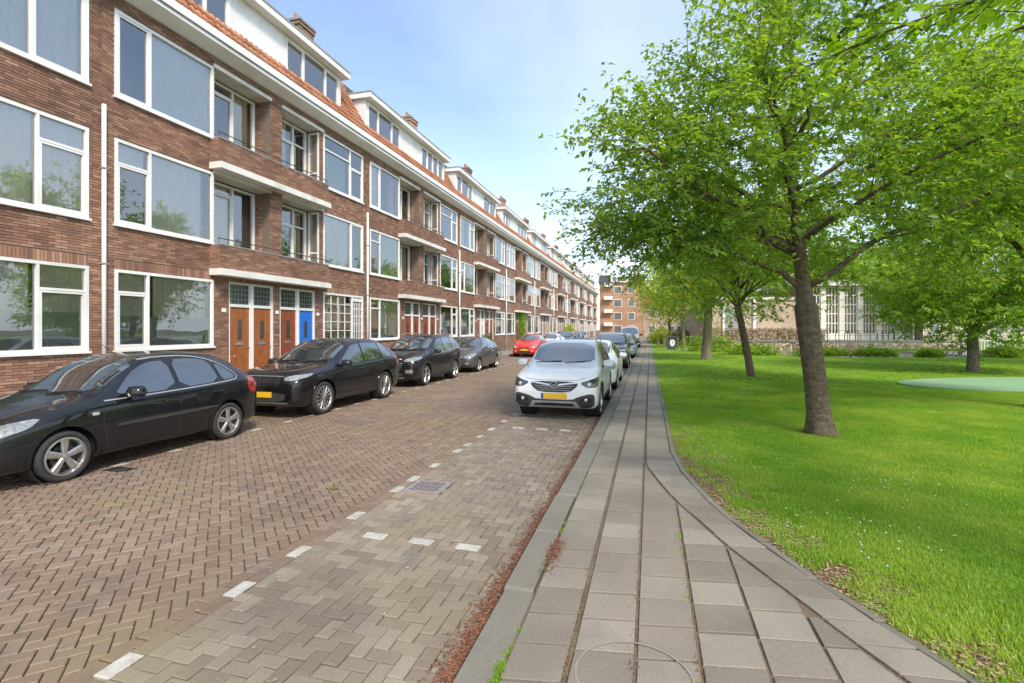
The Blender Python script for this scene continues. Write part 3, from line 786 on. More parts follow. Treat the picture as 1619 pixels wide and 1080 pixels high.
MT['glassdark'] = pmat('dark_leaded_glass', (.03, .035, .03), (.05, .055, .045), 20, .15, spec=.8)
MT['chrome'] = pmat('brushed_metal', (.62, .62, .60), (.5, .5, .48), 10, .3, .85)
MT['rail'] = pmat('dark_green_rail', (.04, .05, .045), None, 5, .5)
COVN = [[('net', 0, 1)], [('curtain', .0, .2), ('curtain', .75, 1)], [('net', .35, .98)], [], [('greencurtain', .3, 1), ('screen', 0, .28)], [('yellowcurtain', 0, .35), ('yellowcurtain', .6, .95)], [('net', 0, .3), ('curtain', .8, 1)], [('net', 0, .55)]]
STY = [[(.28, .72, 'sash'), (.72, None, None)], [(.68, None, None), (.32, .74, 'sash')], [(.3, None, 'sash'), (.7, None, None)], [(.7, .70, None), (.3, .7, 'sash')], [(.34, .75, 'sash'), (.33, .75, None), (.33, .75, 'sash')]]
def build_house(k, near, doors, spec, loc_y, label):
    r = random.Random(100 + k); H = empty('brick_house', (HX, loc_y, 0), label, 'house', 'attached brick houses along the left side of the street')
    ops = house_ops(); wops = list(ops)
    soldier = [(*W1, 3.13, 3.35), (*W2, 3.13, 3.35), (3.30, 5.0, 3.14, 3.25), (5.26, 6.98, 3.14, 3.25)]
    m = MB(); front = -.012 if near else 0
    for a, b, c, d in wallrects(0, HP, 0, 9.06, ops): m.box(-.30, front, a, b, c, d)
    m.build('wall', 'mortar' if near else 'bricktex', H)
    # flank of the house, rear, pier sides in the recess
    for yy in (0, HP - .2):
        m = MB(); m.prism([(-.30, 0), (-.30, 9.06), (.0 - .1, 9.3), (-1.8, 12.35), (-9, 12.35), (-9, 0)], yy + .002, yy + .198, fn=lambda a, b, h: (a, h, b))
        m.build('side_wall', 'bricktex', H)
    MB().box(-9.2, -9.003, 0, HP, 0, 12.35).build('rear_wall', 'bricktex', H)
    for zb, zt_ in ((3.42, 6.05), (6.2, 8.83)): MB().box(-RD, -.302, 4.852, 5.348, zb, zt_).build('pier', 'bricktex', H)
    if near:
        L = bricklist(.0, HP, .0, 9.06, ops + soldier, 0.0)
        for (a, b, c, d) in soldier:
            y = a
            while y < b - .03: L.append((y + .004, min(b, y + .0625) - .004, c + .01, d - .008, 0.0)); y += .0625
        for (a, b) in ((2.68, 4.97), (4.99, 7.30)):
            for zb in (3.42, 6.20): L += bricklist(a, b, zb, zb + .62, [], .30)
        L = [q for q in L if q[2] > .5]
        # nearest visible 300 as single bricks
        def dd(q):
            yy = loc_y + (q[0] + q[1]) / 2; zz = (q[2] + q[3]) / 2 - 1.85; xx = HX + q[4]; dep = -xx * SS + yy * CS; rr = xx * CS + yy * SS
            if dep < 1 or abs(rr / dep) > 1.0 or abs(zz / dep) > .64: return 1e9
            return math.sqrt(xx * xx + yy * yy + zz * zz)
        L.sort(key=dd); share = {}
        for q in L[:300]:
            key = (round(q[1] - q[0], 2), round(q[3] - q[2], 2))
            if key not in share:
                mm = MB(); brickbox(mm, (-key[0] / 2, key[0] / 2, -key[1] / 2, key[1] / 2, 0)); share[key] = mm.mesh('brick', 'brick')
            newobj('brick', share[key], H, (q[4] + r.uniform(-.002, .002), (q[0] + q[1]) / 2, (q[2] + q[3]) / 2))
        mm = MB()
        for q in L[300:]: brickbox(mm, q, r=r)
        o = mm.build('brick_courses', 'brick', H); o['kind'] = 'stuff'
    # windows
    for fi, (z0, z1) in enumerate(FL):
        for wi, (a, b) in enumerate((W1, W2)):
            cols, cov, mun = spec[fi][wi]
            window(H, 'window', a, b, z0, z1, fy(0), cols, cov, rng_=r, muntin=mun)
    # recesses
    for fi, (zf, zc) in enumerate(((3.42, 5.95), (6.2, 8.73))):
        for si, (a, b) in enumerate((RL, RR)):
            st = spec[3][(fi * 2 + si) % len(spec[3])]
            w_ = window(H, 'balcony_door', a + .10, b - .10, zf + .04, zc - .04, fy(-RD), st, [('curtain', .1, .5)] if (fi + si + k) % 2 else [('yellowcurtain', .62, .95)], sill=False, depth=.7, rng_=r)
            # brick back wall strips
            for (c, d) in ((a, a + .098), (b - .098, b)): MB().box(-RD - .15, -RD, c, d, zf, zc).build('recess_wall', 'bricktex', H)
        # glazed side panels (outer sides)
        window(H, 'side_window', -.47, -.03, zf + .3, zc - .05, (lambda u, z, d, yy=RR[1] - .005: (u, yy - d, z)), [(1, .35, None)], None, sill=False, inner=None, muntin=(1, 2) if fi else None)
        window(H, 'side_window', .03, .47, zf + .3, zc - .05, (lambda u, z, d, yy=RL[0] + .005: (-u, yy + d, z)), [(1, .35, None)], None, sill=False, inner=None)
        MB().box(-RD, -.31, RL[0] - .25, RL[0] - .10, zf, zc).build('panel', 'white', H); MB().box(-RD, -.31, RR[1] + .10, RR[1] + .25, zf, zc).build('panel', 'white', H)
        for (a, b) in ((RL[0] - .04, RL[1] + .02), (RR[0] - .02, RR[1] + .18)):
            MB().box(-RD, .05, a, b, zc, zc + .10).build('canopy', 'slabwhite', H)
        # balcony: brick parapet + slab + rail
        for (a, b) in ((2.68, 4.97), (4.99, 7.30)):
            bx = MB(); fx_ = .288 if near else .30; bx.box(-.302 + .0, fx_, a, b, zf + .0, zf + .62)
            bal = bx.build('balcony_parapet', 'bricktex', H)
            MB().box(.16, .315, a - .005, b + .005, zf + .62, zf + .655).build('coping', 'stone' if k % 2 else 'brick', bal)
            MB().box(-.05, .40, a - .02, b + .01, zf - .17, zf - .002).build('balcony_slab', 'slabwhite', H)
            rl = MB(); rl.tube([(.24, a + .03, zf + .80), (.24, b - .03, zf + .80)], .014, 6)
            for yy in (a + .05, (a + b) / 2, b - .05): rl.tube([(.24, yy, zf + .6), (.24, yy, zf + .80)], .009, 5)
            rl.build('rail', 'rail', H)
            MB().box(-RD, -.05, a + .15, b - .1, zf - .15, zf + .02).build('balcony_floor', 'stone', H)
    # doors
    for di, (a, b) in enumerate(((3.30, 5.0), (5.26, 6.98))):
        f = MB(); X0, X1 = -.16, -.03
        f.box(X0, X1, a, a + .065, .3, 3.14); f.box(X0, X1, b - .065, b, .3, 3.14); mid = (a + b) / 2; f.box(X0, X1 + .01, mid - .06, mid + .06, .3, 3.14)
        f.box(X0, X1 - .01, a + .065, mid - .06, 2.45, 2.53); f.box(X0, X1 - .01, mid + .06, b - .065, 2.45, 2.53); f.box(X0, X1 - .01, a + .065, mid - .06, 3.08, 3.14); f.box(X0, X1 - .01, mid + .06, b - .065, 3.08, 3.14)
        fo = f.build('door_frame', 'white', H)
        for (c, d) in ((a + .065, mid - .06), (mid + .06, b - .065)):
            MB().box(-.12, -.10, c, d, 2.53, 3.08).build('transom_light', 'glassdark', fo)
            t_ = MB()
            for i in range(1, 6): u = c + (d - c) * i / 6; t_.box(-.10, -.094, u - .006, u + .006, 2.53, 3.08)
            for i in range(1, 4): z = 2.53 + .55 * i / 4; t_.box(-.099, -.095, c, d, z - .006, z + .006)
            t_.build('leading', 'zinc', fo)
        door(H, a + .066, doors[di * 2], -.08); door(H, mid + .061, doors[di * 2 + 1], -.08)
        MB().box(-.2, .22, a - .02, b + .02, .1, .30).build('doorstep', 'stone', H)
        MB().box(-.3, -.165, a, b, .1, 3.14).build('door_backing', 'dark', H)
    for yy in (3.12, 5.13, 7.1): MB().box(.004, .016, yy - .07, yy + .07, 2.30, 2.40).build('number_plate', 'white', H)
    # cornice / gutter
    prof = [(-.05, 9.02), (.06, 9.02), (.42, 9.16), (.42, 9.24), (.39, 9.24), (.39, 9.27), (.47, 9.27), (.47, 9.46), (.43, 9.46), (.43, 9.36), (.05, 9.36), (-.05, 9.36)]
    m = MB(); m.prism(prof, 0, HP, fn=lambda a, b, h: (a, h, b)); m.build('cornice', 'white', H, fixn=True)
    m = MB(); m.box(.388, .408, 0, HP, 9.242, 9.268); m.build('gutter_line', 'zinc', H)
    # roof
    m = MB(); m.prism([(.04, 9.42), (-1.72, 12.46), (-9.0, 12.5), (-9.0, 12.3), (-1.9, 12.3), (-.25, 9.42)], 0, HP, fn=lambda a, b, h: (a, h, b)); rf = m.build('roof', 'roofflat', H, fixn=True)
    # pantiles
    DY0, DY1 = .72, 9.22
    tiles = []; nrow = 12; dz = 3.02 / nrow; ntile = 51; tw = HP / ntile
    for i in range(nrow):
        z0 = 9.44 + i * dz
        for j in range(ntile):
            y = j * tw
            if z0 > 10.2 and DY0 - .15 < y and y + tw < DY1 + .15: continue
            tiles.append((y, z0))
    nx_, nz_ = -math.sin(math.atan2(3.05, 1.75)), 0
    sl_ = math.atan2(3.05, 1.75); ux, uz = -math.cos(sl_), math.sin(sl_); ox, oz = math.sin(sl_), math.cos(sl_)
    def tilegeo(m, y, z0, j=0):
        x0 = roof_x(z0) + .02; n = len(m.v); S = 5; lnn = dz / math.sin(sl_) * 1.12
        for t_, up in ((0, .045), (1, .010)):
            for s in range(S + 1):
                u = s / S; h = .028 * math.sin(u * 6.283) + up
                m.v.append((x0 + ux * lnn * t_ + ox * h, y + tw * u * 1.02, z0 + uz * lnn * t_ + oz * h))
        for s in range(S + 1):
            u = s / S; h = .028 * math.sin(u * 6.283) + .018; m.v.append((x0 + ox * h, y + tw * u * 1.02, z0 + oz * h))
        for s in range(S):
            m.f.append((n + s, n + s + 1, n + S + 1 + s + 1, n + S + 1 + s)); m.f.append((n + 2 * S + 2 + s, n + 2 * S + 3 + s, n + s + 1, n + s))
    if near and k in (1, 2):
        tm = MB(); tilegeo(tm, 0, 9.44); tmesh = tm.mesh('roof_tile', 'tile', True)
        for (y, z) in tiles[:300]:
            newobj('roof_tile', tmesh, H, (roof_x(z) - roof_x(9.44), y, z - 9.44 + r.uniform(-.004, .004)))
        rest = tiles[300:]
    else: rest = tiles
    if rest:
        tm = MB()
        for (y, z) in rest: tilegeo(tm, y, z)
        o = tm.build('tile_rows', 'tile', H, smooth=True); o['kind'] = 'stuff'
    # dormer
    D = MB(); xf = -.5; D.box(-3.0, xf - .08, DY0 + .02, DY1 - .02, 10.15, 11.56); dm = D.build('dormer', 'panel', H)
    ee = MB(); ee.box(-3.4, xf + .32, DY0 - .12, DY1 + .12, 11.56, 11.76); ee.build('dormer_eave', 'white', dm)
    e2 = MB(); e2.box(-3.4, xf + .34, DY0 - .14, DY1 + .14, 11.762, 11.82); e2.build('roof_edge', 'zinc', dm)
    ps = spec[4]
    for (a, b, cols, mun) in ps:
        window(H, 'dormer_window', a, b, 10.34, 11.50, fy(xf), cols, [('net', .0, .5)] if r.random() < .5 else None, depth=.05, sill=False, muntin=mun, inner='room', rng_=r)
    pp = MB(); ya = DY0 + .02; edges = [(a, b) for a, b, _, _ in ps] + [(DY1 - .02, None)]
    for a, b in edges:
        yy = ya
        while yy < a - .03:
            e_ = min(a, yy + 1.18); pp.box(xf - .075, xf - .01 + (.0 if spec[5] else 0), yy + .004, e_ - .004, 10.15, 11.555); yy = e_
        ya = b
    for a, b, _, _ in ps: pp.box(xf - .075, xf - .012, a, b, 10.15, 10.338); pp.box(xf - .075, xf - .012, a, b, 11.502, 11.555)
    po = pp.build('cladding_panel', 'panel', dm)
    if spec[5]:
        sd_ = MB(); a0 = ps[0][1]; a1 = ps[1][0]
        for i in range(9): z = 10.18 + i * .152; sd_.prism([(xf - .01, z), (xf + .022, z), (xf - .004, z + .15)], a0 + .03, a1 - .03, fn=lambda a, b, h: (a, h, b))
        sd_.build('weatherboard', 'white', dm)
    # chimney
    c = MB(); c.box(-3.85, -3.25, -.52 + .6, .52 + .5, 12.3, 14.95); c.box(-3.90, -3.20, .03, 1.07, 14.78, 14.9); ch = c.build('chimney', 'orangetex' if k % 2 else 'bricktex', H)
    c = MB(); c.box(-3.93, -3.17, .0, 1.10, 14.95, 15.05); c.build('chimney_cap', 'stone', ch)
    for i in range(3):
        c = MB(); c.tube([(-3.55, .22 + i * .33, 15.05), (-3.55, .22 + i * .33, 15.35)], [.09, .07], 10); c.build('chimney_pot', 'pot', ch)
    # downpipe
    dp = MB(); dp.tube([(.055, .0, .12), (.055, .0, 6.55)], .042, 10); d_ = dp.build('downpipe', 'white', H, smooth=True)
    for z in (1.2, 3.2, 5.2): MB().box(.0, .105, -.055, .055, z, z + .03).build('pipe_clamp', 'zinc', d_)
    return H
S1 = [(.28, .72, 'sash'), (.72, None, None)]
DW = [(.3, None, 'sash'), (.42, None, None), (.28, None, 'sash')]
BD = [[(.55, .88, 'sash'), (.45, None, None)], [(.62, .75, 'sash'), (.38, .75, None)]]
specA = [  # house 1, the well visible one
    [(S1, [('curtain', 0, .3, 0, 1), ('curtain', .36, .95, .0, 1), ('frost', .0, 1, .03, .42)], None), ([(.72, None, None), (.28, .88, None)], [('yellowcurtain', .05, .6), ('yellowcurtain', .75, 1)], (4, 5))],
    [([(.3, .72, 'sash'), (.7, None, None)], [('net', .32, .9), ('screen', .0, .27, 0, .72), ('net', 0, .27, .72, 1)], None), ([(.68, None, None), (.32, None, 'sash')], [('net', .02, .64)], None)],
    [([(.3, None, 'sash'), (.7, None, None)], [('net', .3, 1)], None), ([(.66, .72, None), (.34, .62, 'sash')], [('greencurtain', .0, .6, 0, .7)], None)],
    BD, [(.9, 3.82, DW, None), (6.1, 9.05, DW, None)], False]
specB = [
    [([(.3, .75, None), (.7, None, None)], [('screen', 0, .27, 0, .74), ('greencurtain', .3, 1)], None), ([(.7, None, None), (.3, .75, 'sash')], [('net', .0, .5, 0, .3)], None)],
    [([(.3, .75, None), (.7, None, None)], [('screen', 0, .27, 0, .74), ('greencurtain', .3, 1)], None), ([(.7, None, None), (.3, .70, 'sash')], None, None)],
    [([(.3, None, 'sash'), (.7, None, None)], [('net', 0, .3)], None), ([(.68, .72, None), (.32, .65, 'sash')], None, (1, 1))],
    BD, [(.9, 3.8, DW, None), (6.1, 9.0, [(.25, None, 'sash'), (.25, None, 'sash'), (.25, None, 'sash'), (.25, None, 'sash')], None)], False]
spec0 = [
    [(S1, [('curtain', 0, 1)], None), ([(.66, None, None), (.34, .70, 'sash')], [('curtain', 0, .62), ('curtain', .68, 1), ('frost', 0, 1, .04, .45)], None)],
    [(S1, [('net', 0, 1)], None), ([(.66, None, None), (.34, .72, 'sash')], [('net', 0, 1)], None)],
    [(S1, [('net', 0, 1)], None), ([(.62, None, None), (.38, None, 'sash')], [('net', .3, 1)], None)],
    BD, [(.9, 3.8, DW, None), (6.1, 9.05, DW, None)], False]
def rspec(r):
    def one(): return (r.choice(STY), r.choice(COVN), r.choice([None, None, (1, 1)]))
    return [[one(), one()], [one(), one()], [one(), one()], BD, [(.9, r.choice([3.8, 3.2]), DW, None), (r.choice([6.1, 5.5]), 9.0, r.choice([DW, [(.5, None, 'sash'), (.5, None, 'sash')]]), None)], r.random() < .5]
DR = [('door', 'door', 'doorred', 'doorblue'), ('doorred', 'doorred', 'doorred', 'doorred'), ('door', 'white', 'doorred', 'doorred'), ('doorred', 'door', 'door', 'doorred')]
HL = ['nearest brick house cut off by the left edge, beside the black hatchback',
      'brick house with three brown front doors and one blue front door',
      'brick house with pale green curtains, second along after the blue door',
      'brick house behind the small grey hatchback, tile roof and boarded dormer',
      'brick house behind the red hatchback, fourth past the blue front door',
      'brick house five along from the blue door', 'brick house six along from the blue door', 'brick house seven along from the blue door',
      'brick house eight along from the blue door', 'second last brick house of the terrace', 'last brick house of the terrace, nearest the orange end building']
HL[2] = 'brick house with pale green blinds, directly beyond the one with the blue door'
HS = [build_house(0, True, DR[3], spec0, HY0, HL[0]), build_house(1, True, DR[0], specA, HY0 + HP, HL[1]), build_house(2, True, DR[1], specB, HY0 + 2 * HP, HL[2])]
HS.append(build_house(3, True, DR[2], rspec(random.Random(4)), HY0 + 3 * HP, HL[3]))
PA = build_house(4, False, DR[1], rspec(random.Random(9)), HY0 + 4 * HP, HL[4]); PB = build_house(5, False, DR[3], rspec(random.Random(15)), HY0 + 5 * HP, HL[5])
for k in range(6, 11):
    c = copy_tree(PA if k % 2 == 0 else PB); c.location = (HX, HY0 + k * HP, 0); c['label'] = HL[k]
# =====================================================  CARS
def paint(name, c, metal=.0, rough=.4):
    m, t, b = nmat(name); p = pos(t)
    col = mixc(t, mrange(t, noise(t, p, 2.5), .3, .7, 0, 1), c, tuple(x * .93 for x in c))
    dust = mrange(t, noise(t, p, 9, 5), .45, .8, 0, .02)
    col = mixc(t, dust, col, (.28, .25, .2))
    t.links.new(col, b.inputs['Base Color']); b.inputs['Metallic'].default_value = metal
    b.inputs['Roughness'].default_value = rough; b.inputs['Coat Weight'].default_value = 1; b.inputs['Coat Roughness'].default_value = .02; b.inputs['Specular IOR Level'].default_value = .25
    return m
MT['p_black'] = paint('black_car_paint', (.005, .005, .007), 0); MT['p_black2'] = paint('deep_black_car_paint', (.006, .005, .006), 0)
MT['p_dark'] = paint('dark_brown_black_car_paint', (.011, .009, .013), 0); MT['p_grey'] = paint('grey_car_paint', (.13, .135, .14), .6)
MT['p_white'] = paint('white_car_paint', (.80, .81, .80)); MT['p_red'] = paint('red_car_paint', (.62, .03, .02)); MT['p_silver'] = paint('silver_car_paint', (.45, .47, .50), .7)
MT['p_blue'] = paint('dark_grey_blue_car_paint', (.05, .06, .08), .5)
MT['cglass'] = pmat('car_window_glass', (.018, .022, .022), (.012, .015, .016), 1.5, .03, rvar=.01, spec=1.0, coat=1)
MT['cglass_l'] = pmat('car_windscreen_glass', (.035, .05, .055), (.02, .03, .035), 1.5, .03, rvar=.01, spec=1.0, coat=1)
MT['tyre'] = pmat('tyre_rubber', (.022, .022, .023), (.035, .033, .03), 12, .8, bmp=.2)
MT['rim'] = pmat('alloy_rim', (.55, .54, .52), (.45, .44, .42), 9, .28, .85)
MT['rimdark'] = pmat('dark_wheel_inner', (.02, .02, .02), None, 5, .6)
MT['plastic'] = pmat('black_plastic', (.03, .03, .031), (.045, .044, .042), 8, .55)
MT['gloss'] = pmat('gloss_black_plastic', (.008, .008, .009), None, 5, .12, coat=.6)
MT['lamp'] = pmat('headlamp_glass', (.42, .43, .42), (.20, .20, .19), 22, .08, .35, coat=1)
MT['lampdark'] = pmat('headlamp_dark', (.10, .10, .10), (.035, .035, .035), 20, .1, .4, coat=1)
MT['lampwhite'] = pmat('lamp_reflector', (.75, .72, .66), (.5, .48, .42), 30, .15, .5, coat=1)
MT['skid'] = pmat('silver_skid_plate', (.55, .54, .52), (.46, .45, .43), 6, .35, .6)
MT['taillamp'] = pmat('red_tail_lamp', (.35, .01, .01), None, 8, .15, coat=1)

def smoothcurve(pts):
    xs = np.array([p[0] for p in pts], float); ys = np.array([p[1] for p in pts], float)
    d = np.diff(ys) / np.diff(xs); m = np.zeros(len(xs)); m[0] = d[0]; m[-1] = d[-1]
    for i in range(1, len(xs) - 1):
        if d[i - 1] * d[i] > 0: m[i] = 2 * d[i - 1] * d[i] / (d[i - 1] + d[i])
    def f(x):
        x = min(max(x, xs[0]), xs[-1]); i = min(max(np.searchsorted(xs, x) - 1, 0), len(xs) - 2); h = xs[i + 1] - xs[i]; t = (x - xs[i]) / h
        return float((2 * t**3 - 3 * t**2 + 1) * ys[i] + (t**3 - 2 * t**2 + t) * h * m[i] + (-2 * t**3 + 3 * t**2) * ys[i + 1] + (t**3 - t**2) * h * m[i + 1])
    return f
def chaikin(p, n=2):
    for _ in range(n):
        q = [p[0]]
        for a, b in zip(p[:-1], p[1:]): q += [tuple(.75 * a[i] + .25 * b[i] for i in range(len(a))), tuple(.25 * a[i] + .75 * b[i] for i in range(len(a)))]
        q.append(p[-1]); p = q
    return p
def rounded(poly, n=2):
    for _ in range(n):
        q = []
        for i in range(len(poly)):
            a, b = poly[i], poly[(i + 1) % len(poly)]
            q += [tuple(.8 * a[k] + .2 * b[k] for k in range(len(a))), tuple(.2 * a[k] + .8 * b[k] for k in range(len(a)))]
        poly = q
    return poly
class Car:
    def __init__(s, spec):
        s.s = spec; L = spec['L']; s.L = L
        top = smoothcurve(spec['top']); belt = smoothcurve(spec['belt']); wid = smoothcurve(spec['w']); wt = smoothcurve(spec['wt']); low = smoothcurve(spec['low'])
        s.top, s.belt, s.wid, s.wt = top, belt, wid, wt
        xs = sorted(set([0, .015, .04, .08, .13, .19, .26] + list(np.linspace(.34, L - .3, 54)) + [L - .24, L - .16, L - .10, L - .05, L - .02, L]))
        V = []; F = []; K = None
        for x in xs:
            zt, zb, w_, wtp, zl_ = top(x), belt(x), wid(x), wt(x), low(x)
            zb = min(zb, zt - .02); H = zb - zl_
            P = [(0, zl_), (w_ * .86, zl_), (w_ * .965, zl_ + .05), (w_ * .99, zl_ + H * .22), (w_ * 1.0, zl_ + H * .5), (w_ * .995, zl_ + H * .72), (w_ * .985, zb - .035), (w_ * .955, zb + .0)]
            e = zt - zb
            P += [(w_ * .955 + (wtp - w_ * .955) * .5, zb + e * .52), (wtp, zt - min(.085, e * .35)), (wtp - .07, zt - min(.02, e * .12)), (wtp * .55, zt + .008), (0, zt + .014)]
            P = chaikin(P, 2); K = len(P); V += [(x, y, z) for y, z in P]
        n = len(xs)
        Vm = V + [(x, -y, z) for x, y, z in V]; off = n * K
        for i in range(n - 1):
            for k in range(K - 1):
                a = i * K + k; b_ = a + 1; c = a + K + 1; d = a + K; F.append((a, b_, c, d)); F.append((off + d, off + c, off + b_, off + a))
        for i, o_ in ((0, 0), (n - 1, 1)):
            for k in range(K - 1):
                a, b_ = i * K + k, i * K + k + 1; q = (a, off + a, off + b_, b_)
                F.append(q if not o_ else q[::-1])
        me = bpy.data.meshes.new('body'); me.from_pydata(Vm, [], F)
        bm = bmesh.new(); bm.from_mesh(me); bmesh.ops.remove_doubles(bm, verts=bm.verts[:], dist=.0008); bmesh.ops.recalc_face_normals(bm, faces=bm.faces[:]); bm.to_mesh(me)
        s.bvh = BVHTree.FromBMesh(bm); bm.free()
        # cut wheel arches
        cut_ = MB(); rw = spec['rw']; s.ax = spec['axles']
        for ax in s.ax:
            for sd_ in (1, -1):
                W = spec['W']
                cut_.prism([(ax + (rw + .045) * math.cos(t), rw + .01 + (rw + .045) * math.sin(t)) for t in np.linspace(0, 2 * math.pi, 41)[:-1]], sd_ * (W - .33), sd_ * (W + .3), fn=lambda a, b, h: (a, h, b))
        cm = cut_.mesh('cut', None, fixn=True); co = bpy.data.objects.new('cut', cm); bo = bpy.data.objects.new('b', me); COL.objects.link(co); COL.objects.link(bo)
        md = bo.modifiers.new('b', 'BOOLEAN'); md.object = co; md.operation = 'DIFFERENCE'; md.solver = 'EXACT'
        dg_ = bpy.context.evaluated_depsgraph_get(); s.body = bpy.data.meshes.new_from_object(bo.evaluated_get(dg_)); bpy.data.objects.remove(bo); bpy.data.objects.remove(co)
        s.body.polygons.foreach_set('use_smooth', [True] * len(s.body.polygons)); s.body.name = 'body'
        if hasattr(s.body, 'set_sharp_from_angle'): s.body.set_sharp_from_angle(angle=R(38))
        s.parts = []
    def patch(s, name, pts, d, mat, off=.004, skirt=.02, grid=.07, mirror=False, parent=None, smooth=True):
        """closed outline (3D points, only approximate) projected on the body along direction d, raised by off"""
        d = Vector(d).normalized(); e1 = d.cross(Vector((0, 0, 1))) if abs(d.z) < .9 else Vector((0, 1, 0)); e1.normalize(); e2 = e1.cross(d).normalized()
        P = [Vector(p) for p in pts]; bm = bmesh.new()
        vs = [bm.verts.new((p.dot(e1), p.dot(e2), 0)) for p in P]; f = bm.faces.new(vs); f.normal_update()
        bmesh.ops.triangulate(bm, faces=bm.faces[:])
        for ax_ in (0, 1):
            lo = min(v.co[ax_] for v in bm.verts); hi = max(v.co[ax_] for v in bm.verts); k = max(1, int((hi - lo) / grid))
            for i in range(1, k + 1):
                q = [0, 0, 0]; q[ax_] = lo + (hi - lo) * i / (k + 1); nn = [0, 0, 0]; nn[ax_] = 1
                bmesh.ops.bisect_plane(bm, geom=bm.verts[:] + bm.edges[:] + bm.faces[:], plane_co=q, plane_no=nn)
        for v in bm.verts:
            o_ = e1 * v.co[0] + e2 * v.co[1]; o_ = o_ - d * (o_.dot(d)) - d * 12
            # shift the ray origin so that it starts outside
            hit, nrm, idx, dist = s.bvh.ray_cast(o_, d)
            if hit is None:
                hit, nrm, idx, dist = s.bvh.find_nearest(e1 * v.co[0] + e2 * v.co[1] + d * (P[0].dot(d)))
            if nrm.dot(d) > 0: nrm = -nrm
            v.co = hit + nrm * off
        bd = [e for e in bm.edges if e.is_boundary]
        if skirt:
            r_ = bmesh.ops.extrude_edge_only(bm, edges=bd)
            for g_ in r_['geom']:
                if isinstance(g_, bmesh.types.BMVert): g_.co += d * skirt
        bmesh.ops.recalc_face_normals(bm, faces=bm.faces[:])
        if sum(f.normal.dot(d) * f.calc_area() for f in bm.faces) > 0: bmesh.ops.reverse_faces(bm, faces=bm.faces[:])
        me = bpy.data.meshes.new(name); bm.to_mesh(me); bm.free(); me.materials.append(MT[mat] if isinstance(mat, str) else mat)
        me.polygons.foreach_set('use_smooth', [True] * len(me.polygons)); me.set_sharp_from_angle(angle=R(35))
        s.parts.append((name, me, parent))
        if mirror:
            m2 = me.copy()
            for v in m2.vertices: v.co.y = -v.co.y
            m2.flip_normals(); s.parts.append((name, m2, parent))
        return me
    def add(s, name, mb, mat, parent=None, smooth=False):
        s.parts.append((name, mb.mesh(name, mat, smooth), parent))
    def xyside(s, x, z): return (x, -2, z)
    def side(s, name, poly2, mat, **kw):      # both sides
        return s.patch(name, [(x, -2, z) for x, z in poly2], (0, 1, 0), mat, mirror=True, **kw)
    def front(s, name, poly2, mat, **kw):
        return s.patch(name, [(-2, y, z) for y, z in poly2], (1, 0, 0), mat, **kw)
    def strip(s, name, pts, wd, mat, d='side', **kw):
        """thin line following pts in the projected plane"""
        L = []; Rr = []
        for i, p in enumerate(pts):
            a = pts[max(i - 1, 0)]; b = pts[min(i + 1, len(pts) - 1)]; tx, ty = b[0] - a[0], b[1] - a[1]; l = math.hypot(tx, ty); nx_, ny_ = -ty / l * wd / 2, tx / l * wd / 2
            L.append((p[0] + nx_, p[1] + ny_)); Rr.append((p[0] - nx_, p[1] - ny_))
        poly = L + Rr[::-1]
        kw.setdefault('skirt', 0); kw.setdefault('off', .0015)
        return s.side(name, poly, mat, **kw) if d == 'side' else s.front(name, poly, mat, **kw)
    def wheels(s, spokes, style):
        rw = s.s['rw']; W = s.s['W']; rr = rw * .745
        out_ = []
        fn = lambda r, h, th: (r * math.cos(th), h, r * math.sin(th))
        ty = MB(); ty.lathe([(rr, .05), (rr + .012, .012), (rw * .86, .0), (rw * .965, .012), (rw, .04), (rw + .002, .10), (rw, .17), (rw * .96, .205), (rr, .205), (rr - .01, .13), (rr, .05)], 36, fn)
        s.tyre = ty.mesh('tyre', 'tyre', True, True)
        rm = MB(); rm.lathe([(rr + .004, .03), (rr + .004, .006), (rr - .018, .004), (rr - .03, .03), (rr - .035, .16)], 36, fn)
        rm.lathe([(.001, .012), (.035, .014), (.05, .03), (.06, .06)], 16, fn)
        def spoke(a0, w0, w1, h0=.012, h1=.02):
            c, sn = math.cos(a0), math.sin(a0); n = len(rm.v)
            for (r_, w_) in ((.03, w0), (rr - .012, w1)):
                for (sg, h) in ((-1, h0 + .035), (-1, h0 + .012), (-.55, h0), (.55, h0), (1, h0 + .012), (1, h0 + .035)):
                    a, b = r_, sg * w_ / 2; rm.v.append((a * c - b * sn, h, a * sn + b * c))
            for i in range(5): rm.f.append((n + i, n + i + 1, n + 6 + i + 1, n + 6 + i))
        for i in range(spokes):
            a = 2 * math.pi * i / spokes + math.pi / 2
            if style == 'wide': spoke(a, .06, .10)
            elif style == 'pair': spoke(a - .10, .03, .03); spoke(a + .10, .03, .03)
            else: spoke(a, .02, .028)
        s.rimm = rm.mesh('rim', 'rim', False, True)
        bk = MB(); bk.lathe([(.001, .10), (rr - .03, .105)], 24, fn); bk.lathe([(.09, .06), (.145, .06), (.145, .10)], 24, fn); s.back = bk.mesh('brake_disc', 'rimdark')
        hb = MB(); hb.lathe([(.001, .008), (.026, .008), (.03, .016)], 14, fn); s.hub = hb.mesh('hub_cap', 'chrome')
        for ax in s.ax:
            for sg in (1, -1):
                li = MB(); li.lathe([(rw + .044, sg * (W - .05)), (rw + .044, sg * (W - .329)), (.02, sg * (W - .328))], 30, lambda r, h, th, ax=ax: (ax + r * math.cos(th), h, rw + .01 + r * math.sin(th)))
                s.add('wheel_well', li, 'rimdark')
